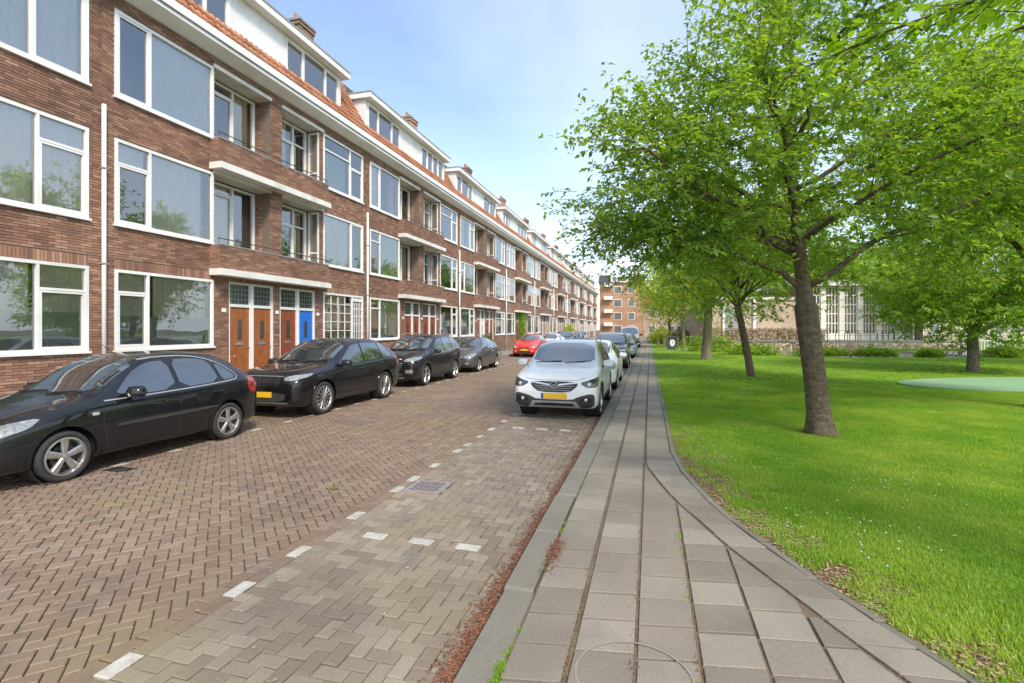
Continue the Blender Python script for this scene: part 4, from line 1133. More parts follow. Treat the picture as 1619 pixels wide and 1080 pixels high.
    def place(s, name, X, Y, label, bodymat, group, rz=90, sc_=1.0, z=0, xo=None):
        o = empty(name, (X, Y, z), label, 'car' if name != 'parked_van' else 'van', group, rz=R(rz)); o.scale = (sc_,) * 3
        b = s.body.copy(); b.materials.clear(); b.materials.append(MT[bodymat]); bd = newobj('body', b, o)
        par = {}
        for nm, me, pn in s.parts:
            p = o
            if pn: p = par.get(pn, o)
            if me.materials and me.materials[0].name.startswith('white_car_paint') and bodymat != 'p_white':
                me = me.copy(); me.materials[0] = MT[bodymat]
            q = newobj(nm, me, p); par[nm] = q
        W = s.s['W'] - .012; rw = s.s['rw']
        for ax in s.ax:
            for sg in (1, -1):
                wh = bpy.data.objects.new('wheel', s.tyre); wh.location = (ax, -sg * W, rw - .004); link(wh, o); wh.name = 'wheel'
                if sg < 0: wh.rotation_euler = (0, 0, math.pi)
                for nm, me in (('rim', s.rimm), ('brake_disc', s.back), ('hub_cap', s.hub)): newobj(nm, me, wh)
        return o
def mirrorbox(c, x, y, z, mat='p_white', sc_=1):
    for sg in (1, -1):
        m = MB(); pr = [(-.10, .02), (-.115, .09), (-.07, .15), (.03, .155), (.06, .10), (.06, .03), (.02, 0)]
        n = len(pr); rows = [(.0, .72), (.04, .95), (.12, 1.0), (.19, .9), (.225, .6)]
        for (yy, k) in rows:
            for (a, b) in pr: m.v.append((x + a * k * sc_ + .02 * yy, sg * (y + yy * sc_), z + (.08 + (b - .08) * k) * sc_))
        for i in range(len(rows) - 1):
            for j in range(n): j2 = (j + 1) % n; m.f.append((i * n + j, i * n + j2, (i + 1) * n + j2, (i + 1) * n + j))
        m.f.append(tuple(range(n))); m.f.append(tuple((len(rows) - 1) * n + j for j in range(n)))
        me = m.mesh('wing_mirror', mat, True, True); me.set_sharp_from_angle(angle=R(50)); c.parts.append(('wing_mirror', me, None))
        a = MB(); a.box(x - .02, x + .05, min(sg * (y - .09), sg * (y + .03)), max(sg * (y - .09), sg * (y + .03)), z + .0, z + .04); c.parts.append(('mirror_arm', a.mesh('mirror_arm', 'plastic'), None))
def greenhouse(c, base, roof, splits, trim='gloss', ws=None, rear=None):
    """side windows between base line points and roof points; splits = list of (x0b,x1b,x0t,x1t)"""
    for poly in base:
        c.side('window_trim', [(x + (.0), z) for x, z in grow(poly, .016)], trim, off=.002, skirt=.004)
        c.side('side_window', rounded(poly, 1), 'cglass', off=.005, skirt=.004)
def grow(poly, d):
    cx = sum(p[0] for p in poly) / len(poly); cz = sum(p[1] for p in poly) / len(poly)
    return [(x + d * (1 if x > cx else -1), z + d * (1 if z > cz else -1)) for x, z in poly]
def handles(c, pts, mat='p_white'):
    for x, z in pts:
        for sg in (1, -1):
            yy = c.wid(x) * .985
            m = MB(); m.tube([(x - .09, sg * (yy - .005), z), (x - .075, sg * (yy + .022), z), (x + .075, sg * (yy + .022), z), (x + .09, sg * (yy - .005), z)], .011, 6); c.add('door_handle', m, mat, smooth=True)
def plate(c, z, y=0, w=.26, h=.055):
    hit = c.bvh.ray_cast(Vector((-3, y, z)), Vector((1, 0, 0)))[0]; x = hit.x
    m = MB(); m.box(x - .018, x + .03, y - w, y + w, z - h, z + h); c.add('number_plate', m, 'plate')
    m = MB(); m.box(x - .020, x - .0, y + w - .045, y + w + .0, z - h + .002, z + h - .002); c.add('plate_band', m, 'plateblue', 'number_plate')
def seams(c, lines):
    for l in lines: c.strip('door_seam', l, .009, 'dark')
def band(c, pts2, d='side'): pass
def archtrim(c, wd=.05, mat='plastic'):
    rw = c.s['rw']
    for ax in c.ax:
        r0, r1 = rw + .042, rw + .045 + wd; z0 = rw + .01
        a = [t for t in np.linspace(-.15, math.pi + .15, 17)]
        poly = [(ax + r1 * math.cos(t), z0 + r1 * math.sin(t)) for t in a] + [(ax + r0 * math.cos(t), z0 + r0 * math.sin(t)) for t in a[::-1]]
        c.side('wheel_arch_trim', poly, mat, off=.012, skirt=.03, grid=.2)
def wipers(c, pts):
    for (a, b) in pts:
        pa = c.bvh.ray_cast(Vector((-3, a[0], a[1])), Vector((1, 0, 0)))[0]; pb = c.bvh.ray_cast(Vector((-3, b[0], b[1])), Vector((1, 0, 0)))[0]
        if pa and pb: m = MB(); m.tube([pa + Vector((-.02, 0, .01)), pb + Vector((-.02, 0, .01))], .009, 5); c.add('wiper', m, 'plastic')

for k_ in ('cglass', 'cglass_l'): MT[k_].node_tree.nodes['Principled BSDF'].inputs['IOR'].default_value = 2.0
MT['cglass_l'].node_tree.nodes['Principled BSDF'].inputs['IOR'].default_value = 2.2
# ---- type 1: five-door family hatchback
def make_hatch():
    c = Car(dict(L=4.12, W=.88, rw=.305, axles=(.83, 3.27),
        top=[(0, .58), (.06, .66), (.25, .76), (.7, .89), (1.12, .97), (1.3, 1.06), (1.75, 1.345), (2.05, 1.45), (2.5, 1.48), (3.0, 1.455), (3.4, 1.38), (3.72, 1.23), (3.93, 1.06), (4.07, .94), (4.12, .78)],
        belt=[(0, .50), (.06, .60), (.3, .70), (.7, .80), (1.15, .875), (2, .915), (3, .955), (3.6, .985), (3.95, .94), (4.12, .70)],
        w=[(0, .60), (.05, .68), (.15, .76), (.35, .83), (.8, .87), (1.6, .88), (3, .88), (3.6, .85), (3.95, .78), (4.12, .66)],
        wt=[(0, .50), (.15, .62), (.8, .71), (1.15, .71), (1.5, .655), (2.0, .61), (3.0, .60), (3.6, .58), (4.0, .58), (4.12, .5)],
        low=[(0, .30), (.1, .22), (.3, .19), (3.8, .20), (4.0, .26), (4.12, .36)]))
    c.patch('windscreen', rounded([(1.18, -.66, 1.0), (1.18, .66, 1.0), (1.95, .57, 1.415), (1.95, -.57, 1.415)], 1), (.55, 0, -.83), 'cglass_l', off=.004, skirt=.004, grid=.1)
    c.front('grille', rounded([(-.30, .47), (.30, .47), (.34, .56), (-.34, .56)], 1), 'gloss', off=.006)
    for p in ([(1.42, .935), (2.33, .955), (2.30, 1.375), (2.0, 1.355), (1.75, 1.23)], [(2.41, .958), (3.12, .985), (3.02, 1.33), (2.75, 1.375), (2.38, 1.38)], [(3.18, .99), (3.48, 1.02), (3.36, 1.15), (3.12, 1.295)]): greenhouse(c, [p], None, None, 'gloss')
    c.strip('window_line', chaikin([(1.30, .905), (2.4, .93), (3.2, .965), (3.54, 1.0), (3.42, 1.15), (3.12, 1.335), (2.7, 1.425), (2.2, 1.43), (1.95, 1.40)], 1), .014, 'skid', off=.006, skirt=.01)
    c.side('side_moulding', rounded([(1.42, .555), (3.02, .575), (3.02, .615), (1.42, .60)], 1), 'plastic', off=.014, skirt=.02)
    seams(c, [[(1.30, .86), (1.26, .70), (1.30, .40), (1.36, .27)], [(2.40, 1.35), (2.38, .93), (2.36, .60), (2.34, .27)], [(3.22, .99), (3.18, .80), (3.02, .60), (2.80, .30)], [(1.34, .27), (2.8, .29)]])
    c.strip('panel_seam', [(.22, .63), (.5, .72), (1.28, .87)], .008, 'dark')
    for sg in (1, -1):
        c.patch('headlight', rounded([(.10, -sg * .44, .59), (.12, -sg * .45, .68), (.35, -sg * .66, .755), (.62, -sg * .80, .80), (.48, -sg * .83, .70), (.2, -sg * .75, .61)], 1), (.75, sg * .55, -.25), 'lamp', off=.006, grid=.04)
        c.patch('tail_light', rounded([(3.95, -sg * .7, .72), (3.95, -sg * .7, 1.0), (3.72, -sg * .75, 1.02), (3.70, -sg * .80, .85), (3.78, -sg * .8, .72)], 1), (-.5, sg * .8, 0), 'taillamp', off=.006)
        m = MB(); hy_ = .0
        c.patch('lower_grille', rounded([(0, -sg * .40, .33), (0, -sg * .40, .46), (0, -sg * .62, .46), (0, -sg * .70, .42), (0, -sg * .66, .33)], 1), (.9, sg * .45, 0), 'skid', off=.006)
        q = c.bvh.ray_cast(Vector((-2, -sg * .57, .39)), Vector((1, 0, 0)))[0]
        m = MB(); m.lathe([(.001, -.012), (.04, -.008), (.048, .02)], 14, lambda r, h, th, q=q: (q.x + h - .004, q.y + r * math.cos(th), q.z + r * math.sin(th))); c.add('fog_light', m, 'lampwhite')
    c.front('lower_intake', rounded([(-.36, .30), (.36, .30), (.38, .43), (-.38, .43)], 1), 'plastic', off=.006)
    c.side('sill_trim', [(1.25, .20), (2.95, .20), (2.95, .26), (1.25, .26)], 'plastic', off=.006)
    c.side('side_indicator', rounded([(1.12, .745), (1.20, .745), (1.20, .785), (1.12, .785)], 1), 'lampwhite', off=.012)
    plate(c, .52); mirrorbox(c, 1.62, .87, .92, 'gloss'); handles(c, [(2.22, .80), (3.05, .83)], 'gloss')
    wipers(c, [((.55, 1.0), (.05, 1.03)), ((0.0, 1.0), (-.5, 1.03))])
    m = MB(); m.tube([(2.1, 0, 1.42), (1.85, .0, 1.62)], .004, 5); c.add('aerial', m, 'plastic')
    archtrim(c, .045, 'p_white')
    c.strip('hood_seam', [(-.66, .72), (-.4, .655), (0, .64), (.4, .655), (.66, .72)], .008, 'dark', 'front')
    c.wheels(5, 'wide'); return c
# ---- type 2/3/4: sport utility vehicles with options
def make_suv(kind):
    if kind == 'coupe':
        d = dict(L=4.45, W=.90, rw=.355, axles=(.86, 3.46),
            top=[(0, .70), (.05, .87), (.22, .95), (.7, 1.02), (1.12, 1.075), (1.3, 1.16), (1.8, 1.43), (2.15, 1.555), (2.6, 1.60), (3.2, 1.58), (3.7, 1.50), (4.1, 1.36), (4.28, 1.22), (4.42, 1.0), (4.45, .8)],
            belt=[(0, .60), (.05, .76), (.3, .87), (.7, .93), (1.15, .975), (2, 1.01), (3, 1.035), (3.7, 1.08), (4.2, 1.06), (4.45, .74)])
    elif kind == 'suv':
        d = dict(L=4.25, W=.89, rw=.345, axles=(.84, 3.34),
            top=[(0, .70), (.05, .90), (.2, .99), (.7, 1.07), (1.08, 1.12), (1.25, 1.20), (1.7, 1.46), (2.0, 1.58), (2.5, 1.63), (3.2, 1.62), (3.75, 1.55), (4.0, 1.42), (4.12, 1.2), (4.22, .98), (4.25, .8)],
            belt=[(0, .60), (.05, .78), (.3, .90), (.7, .97), (1.1, 1.02), (2, 1.02), (3, 1.06), (3.6, 1.13), (4.0, 1.10), (4.25, .76)])
    else:
        d = dict(L=4.1, W=.875, rw=.325, axles=(.84, 3.38),
            top=[(0, .68), (.04, .84), (.16, .93), (.6, 1.01), (.98, 1.07), (1.15, 1.15), (1.55, 1.41), (1.85, 1.52), (2.3, 1.57), (3.1, 1.56), (3.6, 1.48), (3.85, 1.33), (3.98, 1.12), (4.07, .95), (4.1, .78)],
            belt=[(0, .60), (.04, .76), (.25, .88), (.6, .95), (1.0, 1.0), (2, .99), (3, 1.03), (3.5, 1.08), (3.85, 1.05), (4.1, .74)])
    L, W = d['L'], d['W']; k = W / .88
    q_ = .07 if kind == 'cross' else .03
    d['w'] = [(0, (.66 + q_) * k), (.03, (.72 + q_) * k), (.10, (.79 + q_ * .7) * k), (.28, (.845 + q_ * .25) * k), (.8, .877 * k), (1.6, W), (3, W), (L - .5, .86 * k), (L - .15, .80 * k), (L, .68 * k)]
    d['wt'] = [(0, .55 * k), (.12, .66 * k), (.8, .735 * k), (1.1, .745 * k), (1.5, .72 * k), (2.0, .685 * k), (3.0, .675 * k), (L - .5, .64 * k), (L - .1, .63 * k), (L, .52 * k)]
    d['low'] = [(0, .36), (.08, .26), (.3, .22), (L - .4, .23), (L - .12, .30), (L, .40)]
    c = Car(d); T, Bt = c.top, c.belt
    xc = {'coupe': 1.2, 'suv': 1.14, 'cross': 1.05}[kind]; xr = {'coupe': 2.05, 'suv': 1.92, 'cross': 1.78}[kind]
    yb, yt = .70 * k, .635 * k
    c.patch('windscreen', rounded([(xc, -yb, T(xc) + .0), (xc, yb, T(xc) + .0), (xr, yt, T(xr) - .0), (xr, -yt, T(xr) - .0)], 1), (.55, 0, -.83), 'cglass_l', off=.004, skirt=.004, grid=.1)
    # side glass from belt and roof lines
    def sg_(x0, x1, x0t, x1t): 
        n = 6; lo = [(x0 + (x1 - x0) * i / n, Bt(x0 + (x1 - x0) * i / n) + .035) for i in range(n + 1)]; hi = [(x0t + (x1t - x0t) * i / n, T(x0t + (x1t - x0t) * i / n) - .105) for i in range(n + 1)]
        return lo + hi[::-1]
    xA = xc + .22
    if kind == 'coupe': wins = [(xA, 2.42, 2.05, 2.40), (2.50, 3.32, 2.48, 3.22), (3.38, 3.85, 3.28, 3.55)]
    elif kind == 'suv': wins = [(xA, 2.32, 1.92, 2.30), (2.39, 3.12, 2.37, 3.05), (3.18, 3.62, 3.11, 3.42)]
    else: wins = [(xA, 2.25, 1.80, 2.23), (2.32, 3.08, 2.30, 3.02), (3.14, 3.52, 3.08, 3.36)]
    for wv in wins:
        p = sg_(*wv); c.side('window_trim', grow(p, .014), 'gloss', off=.002, skirt=.004); c.side('side_window', p, 'cglass', off=.005, skirt=.004)
    zb = lambda x: Bt(x) + .008
    c.strip('window_line', [(x, zb(x)) for x in np.linspace(xA - .1, wins[-1][1] + .05, 12)], .013, 'skid' if kind != 'coupe' else 'gloss', off=.007, skirt=.01)
    x2 = wins[0][1] + .04; x3 = wins[1][1] + .05; xf = xc + .22
    seams(c, [[(xf, Bt(xf) - .01), (xf - .04, .72), (xf + .02, .42), (xf + .06, .33)], [(x2, T(x2) - .12), (x2 - .02, .95), (x2 - .03, .6), (x2 - .03, .33)], [(x3, Bt(x3) + .02), (x3 - .03, .88), (x3 - .22, .60), (x3 - .42, .35)], [(xf + .06, .33), (x3 - .42, .35)]])
    c.strip('hood_line', [(.3, Bt(.3) - .05), (.6, Bt(.6) - .03), (xf, Bt(xf) - .012)], .008, 'dark')
    c.side('sill_cladding', [(c.ax[0] + .42, .22), (c.ax[1] - .42, .22), (c.ax[1] - .44, .36), (c.ax[0] + .44, .36)], 'plastic', off=.012, skirt=.02)
    archtrim(c, .045 if kind != 'coupe' else .03, 'plastic' if kind != 'coupe' else 'gloss')
    handles(c, [(x2 - .18, Bt(x2) - .12), (x3 - .16, Bt(x3) - .10)]); mirrorbox(c, xf + .10, W - .01, Bt(xf) + .0, 'p_white')
    for sg in (1, -1):
        m = MB(); pts = [(x, sg * (c.wt(x) - .045), T(x) + (.045 if 1.95 < x < L - .75 else .0)) for x in np.linspace(xr + .1, L - .62, 9)]; m.tube(pts, .012, 6); kind == 'coupe' or c.add('roof_rail', m, 'skid' if kind != 'coupe' else 'gloss', smooth=True)
        c.patch('tail_light', rounded([(L - .08, -sg * .7, .82), (L - .08, -sg * .7, 1.0), (L - .38, -sg * .8, 1.03), (L - .38, -sg * .8, .88)], 1), (-.5, sg * .8, 0), 'taillamp', off=.006)
    wipers(c, [((.60, T(xc) + .0), (.02, T(xc) + .035)), ((-.05, T(xc) + .0), (-.62, T(xc) + .04))])
    if kind == 'coupe':
        c.front('grille', rounded([(-.42, .64), (.42, .64), (.50, .86), (-.50, .86)], 1), 'gloss', off=.006)
        for i in range(17):
            y = -.42 + i * .0525
            if abs(y) < .02: continue
            c.front('grille_bar', [(y - .006, .655), (y + .006, .655), (y + .006, .845), (y - .006, .845)], 'lampdark', off=.014, skirt=.01, grid=.1)
        c.front('grille_rim', [(-.50, .866), (.50, .866), (.49, .874), (-.49, .874)], 'skid', off=.012)
        for sg in (1, -1):
            c.patch('headlight', rounded([(.06, -sg * .52, .77), (.06, -sg * .52, .86), (.35, -sg * .80, .90), (.52, -sg * .87, .92), (.40, -sg * .86, .85), (.12, -sg * .7, .78)], 1), (.75, sg * .55, -.15), 'lamp', off=.006, grid=.04)
            c.patch('air_duct', rounded([(.05, -sg * .60, .40), (.05, -sg * .60, .50), (.1, -sg * .80, .57), (.1, -sg * .79, .38)], 1), (.85, sg * .5, 0), 'gloss', off=.006)
        c.front('lower_intake', rounded([(-.55, .36), (.55, .36), (.60, .545), (-.60, .545)], 1), 'plastic', off=.006)
        c.front('bumper_lip', [(-.60, .325), (.60, .325), (.64, .35), (-.64, .35)], 'skid', off=.012)
        plate(c, .50); c.wheels(14, 'thin')
    elif kind == 'suv':
        c.front('grille', rounded([(-.34, .52), (.34, .52), (.48, .80), (-.48, .80)], 1), 'gloss', off=.006)
        for i in range(4): z = .58 + i * .055; c.front('grille_bar', [(-.38 - i * .02, z), (.38 + i * .02, z), (.38 + i * .02, z + .015), (-.38 - i * .02, z + .015)], 'skid', off=.014, skirt=.01, grid=.1)
        for sg in (1, -1):
            c.patch('headlight', rounded([(.06, -sg * .46, .80), (.06, -sg * .48, .88), (.35, -sg * .74, .94), (.62, -sg * .85, .955), (.45, -sg * .85, .865), (.12, -sg * .7, .805)], 1), (.75, sg * .55, -.15), 'lamp', off=.006, grid=.04)
            c.patch('fog_light', rounded([(.05, -sg * .52, .46), (.05, -sg * .50, .56), (.1, -sg * .70, .58), (.12, -sg * .76, .52), (.1, -sg * .70, .45)], 1), (.85, sg * .5, 0), 'lamp', off=.01)
        c.front('lower_intake', rounded([(-.48, .36), (.48, .36), (.44, .47), (-.44, .47)], 1), 'plastic', off=.006)
        c.front('skid_plate', rounded([(-.45, .28), (.45, .28), (.52, .345), (-.52, .345)], 1), 'skid', off=.012)
        plate(c, .50); c.wheels(5, 'pair')
    else:
        # black lower bumper with silver skid, wide grille with round emblem
        c.front('lower_bumper', rounded([(-.80, .30), (-.55, .26), (.55, .26), (.80, .30), (.80, .54), (.72, .56), (.50, .50), (.36, .43), (-.36, .43), (-.50, .50), (-.72, .56), (-.80, .54)], 1), 'plastic', off=.008, grid=.06)
        c.front('skid_plate', [(-.54, .275), (.54, .275), (.44, .40), (-.44, .40)], 'skid', off=.018, grid=.1)
        c.front('lower_intake', [(-.42, .318), (.42, .318), (.37, .36), (-.37, .36)], 'gloss', off=.026, grid=.1)
        c.front('grille', rounded([(-.30, .575), (.30, .575), (.47, .70), (.47, .79), (-.47, .79), (-.47, .70)], 1), 'plastic', off=.008, grid=.05)
        for i in range(3): z = .61 + i * .04; hw = .30 + i * .045; c.front('grille_bar', [(-hw, z), (hw, z), (hw + .01, z + .012), (-hw - .01, z + .012)], 'grey', off=.016, skirt=.008, grid=.1)
        for sg in (1, -1):
            c.front('chrome_wing', [(sg * y, z) for y, z in ((.09, .705), (.09, .735), (.30, .765), (.47, .775), (.47, .755), (.30, .735))][::sg], 'chrome', off=.022, skirt=.01)
            c.patch('headlight', rounded([(.03, -sg * .50, .77), (.05, -sg * .64, .665), (.2, -sg * .80, .675), (.36, -sg * .86, .78), (.42, -sg * .84, .88), (.15, -sg * .68, .82)], 1), (.85, sg * .42, -.1), 'lampdark', off=.006, grid=.04)
            m = MB(); q = c.bvh.ray_cast(Vector((-2, -sg * .70, .735)), Vector((1, 0, 0)))[0]; m.lathe([(.001, -.014), (.035, -.01), (.045, .02)], 14, lambda r, h, th, q=q: (q.x + h - .006, q.y + r * math.cos(th), q.z + r * math.sin(th))); c.add('lamp_lens', m, 'lampwhite', 'headlight')
            c.front('fog_recess', rounded([(sg * .50, .40), (sg * .74, .40), (sg * .76, .475), (sg * .58, .475)][::sg], 1), 'gloss', off=.014)
            q = c.bvh.ray_cast(Vector((-2, -sg * .64, .438)), Vector((1, 0, 0)))[0]
            m = MB(); m.lathe([(.001, -.014), (.03, -.01), (.038, .02)], 14, lambda r, h, th, q=q: (q.x + h - .016, q.y + r * math.cos(th), q.z + r * math.sin(th))); c.add('fog_light', m, 'lampwhite')
        q = c.bvh.ray_cast(Vector((-2, 0, .72)), Vector((1, 0, 0)))[0]
        m = MB(); em = lambda r, h, th: (q.x - .035 + h, r * math.cos(th), .725 + r * math.sin(th)); m.lathe([(.058, .01), (.060, -.004), (.072, -.004), (.075, .02)], 24, em)
        m.prism([(-.055, .012), (.02, .012), (-.008, -.002), (.055, -.012), (-.02, -.012), (.008, .002)], -.005, .005, fn=lambda a, b, h: (q.x - .034 + h, a, .725 + b)); c.add('round_emblem', m, 'chrome')
        c.strip('hood_seam', [(-.62, .86), (-.45, .822), (0, .812), (.45, .822), (.62, .86)], .007, 'dark', 'front')
        plate(c, .50); c.wheels(5, 'pair')
    return c
def make_small():
    c = Car(dict(L=3.95, W=.86, rw=.30, axles=(.78, 3.28),
        top=[(0, .60), (.05, .70), (.22, .80), (.6, .92), (.95, 1.0), (1.15, 1.09), (1.6, 1.33), (1.9, 1.43), (2.3, 1.455), (2.9, 1.43), (3.4, 1.35), (3.68, 1.2), (3.82, 1.0), (3.92, .85), (3.95, .7)],
        belt=[(0, .52), (.05, .62), (.3, .73), (.6, .81), (1.0, .885), (2, .93), (3, .98), (3.5, 1.02), (3.75, .95), (3.95, .66)],
        w=[(0, .60), (.04, .67), (.12, .75), (.3, .81), (.8, .85), (1.6, .86), (3, .86), (3.5, .84), (3.8, .78), (3.95, .66)],
        wt=[(0, .50), (.12, .60), (.8, .70), (1.0, .70), (1.4, .62), (1.9, .565), (3.0, .55), (3.5, .53), (3.8, .56), (3.95, .5)],
        low=[(0, .30), (.1, .22), (.3, .19), (3.6, .20), (3.85, .28), (3.95, .38)]))
    c.patch('windscreen', rounded([(1.06, -.66, 1.05), (1.06, .66, 1.05), (1.80, .55, 1.39), (1.80, -.55, 1.39)], 1), (.55, 0, -.83), 'cglass_l', off=.004, skirt=.004, grid=.1)
    for p in ([(1.30, .945), (2.2, .97), (2.17, 1.36), (1.85, 1.33), (1.55, 1.18)], [(2.28, .972), (3.0, 1.01), (2.85, 1.33), (2.6, 1.355), (2.25, 1.365)]): greenhouse(c, [p], None, None, 'gloss')
    seams(c, [[(1.22, .87), (1.20, .60), (1.26, .28)], [(2.26, 1.36), (2.24, .9), (2.22, .28)], [(3.04, 1.0), (2.98, .8), (2.78, .5)]])
    c.front('grille', rounded([(-.38, .56), (.38, .56), (.34, .62), (-.34, .62)], 1), 'gloss', off=.006)
    q = c.bvh.ray_cast(Vector((-2, 0, .62)), Vector((1, 0, 0)))[0]; m = MB(); m.prism([(-.035, 0), (0, .055), (.035, 0), (0, -.055)], -.02, .03, fn=lambda a, b, h: (q.x + h, a, .625 + b)); c.add('emblem', m, 'chrome')
    for sg in (1, -1):
        c.patch('headlight', rounded([(.06, -sg * .40, .60), (.06, -sg * .42, .67), (.35, -sg * .68, .79), (.55, -sg * .78, .815), (.4, -sg * .82, .70), (.15, -sg * .7, .61)], 1), (.75, sg * .55, -.25), 'lamp', off=.006, grid=.04)
        c.patch('tail_light', rounded([(3.85, -sg * .7, .75), (3.8, -sg * .7, 1.0), (3.55, -sg * .75, 1.0), (3.6, -sg * .80, .78)], 1), (-.5, sg * .8, 0), 'taillamp', off=.006)
        c.patch('fog_light', rounded([(0, -sg * .48, .36), (0, -sg * .48, .43), (0, -sg * .62, .44), (0, -sg * .62, .36)], 1), (.9, sg * .45, 0), 'lampwhite', off=.006)
    c.front('lower_intake', rounded([(-.44, .30), (.44, .30), (.40, .42), (-.40, .42)], 1), 'plastic', off=.006)
    plate(c, .48); mirrorbox(c, 1.50, .85, .93); handles(c, [(2.08, .84), (2.90, .87)]); wipers(c, [((.5, 1.05), (0, 1.08)), ((-.05, 1.05), (-.5, 1.08))]); c.wheels(5, 'pair'); return c
def make_van():
    c = Car(dict(L=4.9, W=.98, rw=.33, axles=(.85, 3.95),
        top=[(0, .80), (.05, .98), (.25, 1.06), (.6, 1.14), (.75, 1.22), (1.35, 1.80), (1.6, 1.96), (2, 2.03), (4.5, 2.05), (4.82, 2.0), (4.9, 1.7)],
        belt=[(0, .66), (.05, .84), (.3, .95), (.7, 1.05), (1.5, 1.12), (4.5, 1.15), (4.9, 1.1)],
        w=[(0, .75), (.05, .84), (.2, .93), (.5, .97), (1.5, .98), (4.6, .98), (4.9, .92)],
        wt=[(0, .6), (.2, .74), (.75, .82), (1.3, .82), (1.7, .80), (4.6, .82), (4.9, .8)],
        low=[(0, .36), (.1, .26), (4.7, .28), (4.9, .34)]))
    c.patch('windscreen', rounded([(.78, -.76, 1.24), (.78, .76, 1.24), (1.50, .72, 1.9), (1.50, -.72, 1.9)], 1), (.8, 0, -.6), 'cglass_l', off=.004, skirt=.004, grid=.12)
    c.side('side_window', rounded([(1.05, 1.18), (2.0, 1.22), (2.0, 1.75), (1.5, 1.74)], 1), 'cglass', off=.005)
    seams(c, [[(2.1, 1.9), (2.1, .4)], [(1.0, 1.1), (1.25, .4)]])
    c.front('grille', rounded([(-.45, .68), (.45, .68), (.5, .84), (-.5, .84)], 1), 'gloss', off=.006); c.front('lower_bumper', rounded([(-.8, .36), (.8, .36), (.8, .56), (-.8, .56)], 1), 'plastic', off=.006)
    for sg in (1, -1): c.patch('headlight', rounded([(.06, -sg * .54, .72), (.06, -sg * .56, .9), (.4, -sg * .88, 1.0), (.4, -sg * .9, .8)], 1), (.75, sg * .55, 0), 'lamp', off=.006)
    plate(c, .60); mirrorbox(c, 1.05, .98, 1.15, 'plastic', 1.2); handles(c, [(1.9, 1.05)], 'plastic'); c.wheels(6, 'pair'); return c
CH = make_hatch(); CC = make_suv('coupe'); CSV = make_suv('suv'); CX = make_suv('cross'); CS_ = make_small(); CV = make_van()
GL = 'cars parked along the houses'; GR = 'cars parked along the park sidewalk'
def left(c, name, x_near, yw, label, mat, xo=None, **kw):
    # yw = street position of the front axle, x_near = outer wheel face
    X = x_near - c.s['W']; return c.place(name, X, yw - c.ax[0], label, mat, GL, **kw)
left(CH, 'parked_car', -6.80, 4.44, 'black five-door hatchback with five-spoke alloy wheels, nearest on the left', 'p_black')
left(CC, 'parked_car', -6.78, 9.42, 'glossy black sport utility car with ribbed grille and yellow plate, behind the black hatchback', 'p_black2')
left(CSV, 'parked_car', -6.98, 15.0, 'dark sport utility car with chrome-ringed fog lamp, third in the left row', 'p_dark')
left(CS_, 'parked_car', -7.02, 20.35, 'dark grey small hatchback beside the parked bicycle', 'p_grey')
left(CS_, 'parked_car', -7.0, 32.2, 'bright red hatchback facing the camera by the far houses', 'p_red')
left(CS_, 'parked_car', -6.75, 38.6, 'white small hatchback parked just behind the red one', 'p_white')
left(CSV, 'parked_car', -6.6, 44.6, 'dark grey-blue sport utility car behind the white small hatchback', 'p_blue')
left(CH, 'parked_car', -6.7, 50.6, 'black hatchback far down the left row', 'p_black')
left(CX, 'parked_car', -6.8, 57.0, 'silver crossover farthest in the left row', 'p_silver')
def right(c, name, yw, label, mat, x=-1.87, **kw): return c.place(name, x, yw - c.ax[0], label, mat, GR, **kw)
right(CX, 'parked_car', 10.78, 'white crossover facing the camera with black lower bumper and round grille emblem', 'p_white', x=-1.86)
right(CS_, 'parked_car', 15.75, 'white small hatchback directly behind the white crossover', 'p_white', x=-1.80)
right(CSV, 'parked_car', 24.2, 'dark grey-blue sport utility car parked by the sidewalk past the two white cars', 'p_blue', x=-1.86)
right(CH, 'parked_car', 32.6, 'silver grey hatchback by the sidewalk in front of the van', 'p_silver', x=-1.75)
right(CS_, 'parked_car', 40.5, 'small grey hatchback just ahead of the white van', 'p_grey', x=-1.85)
right(CV, 'parked_van', 50.5, 'white van standing at the far end of the right row', 'p_white', x=-1.95)
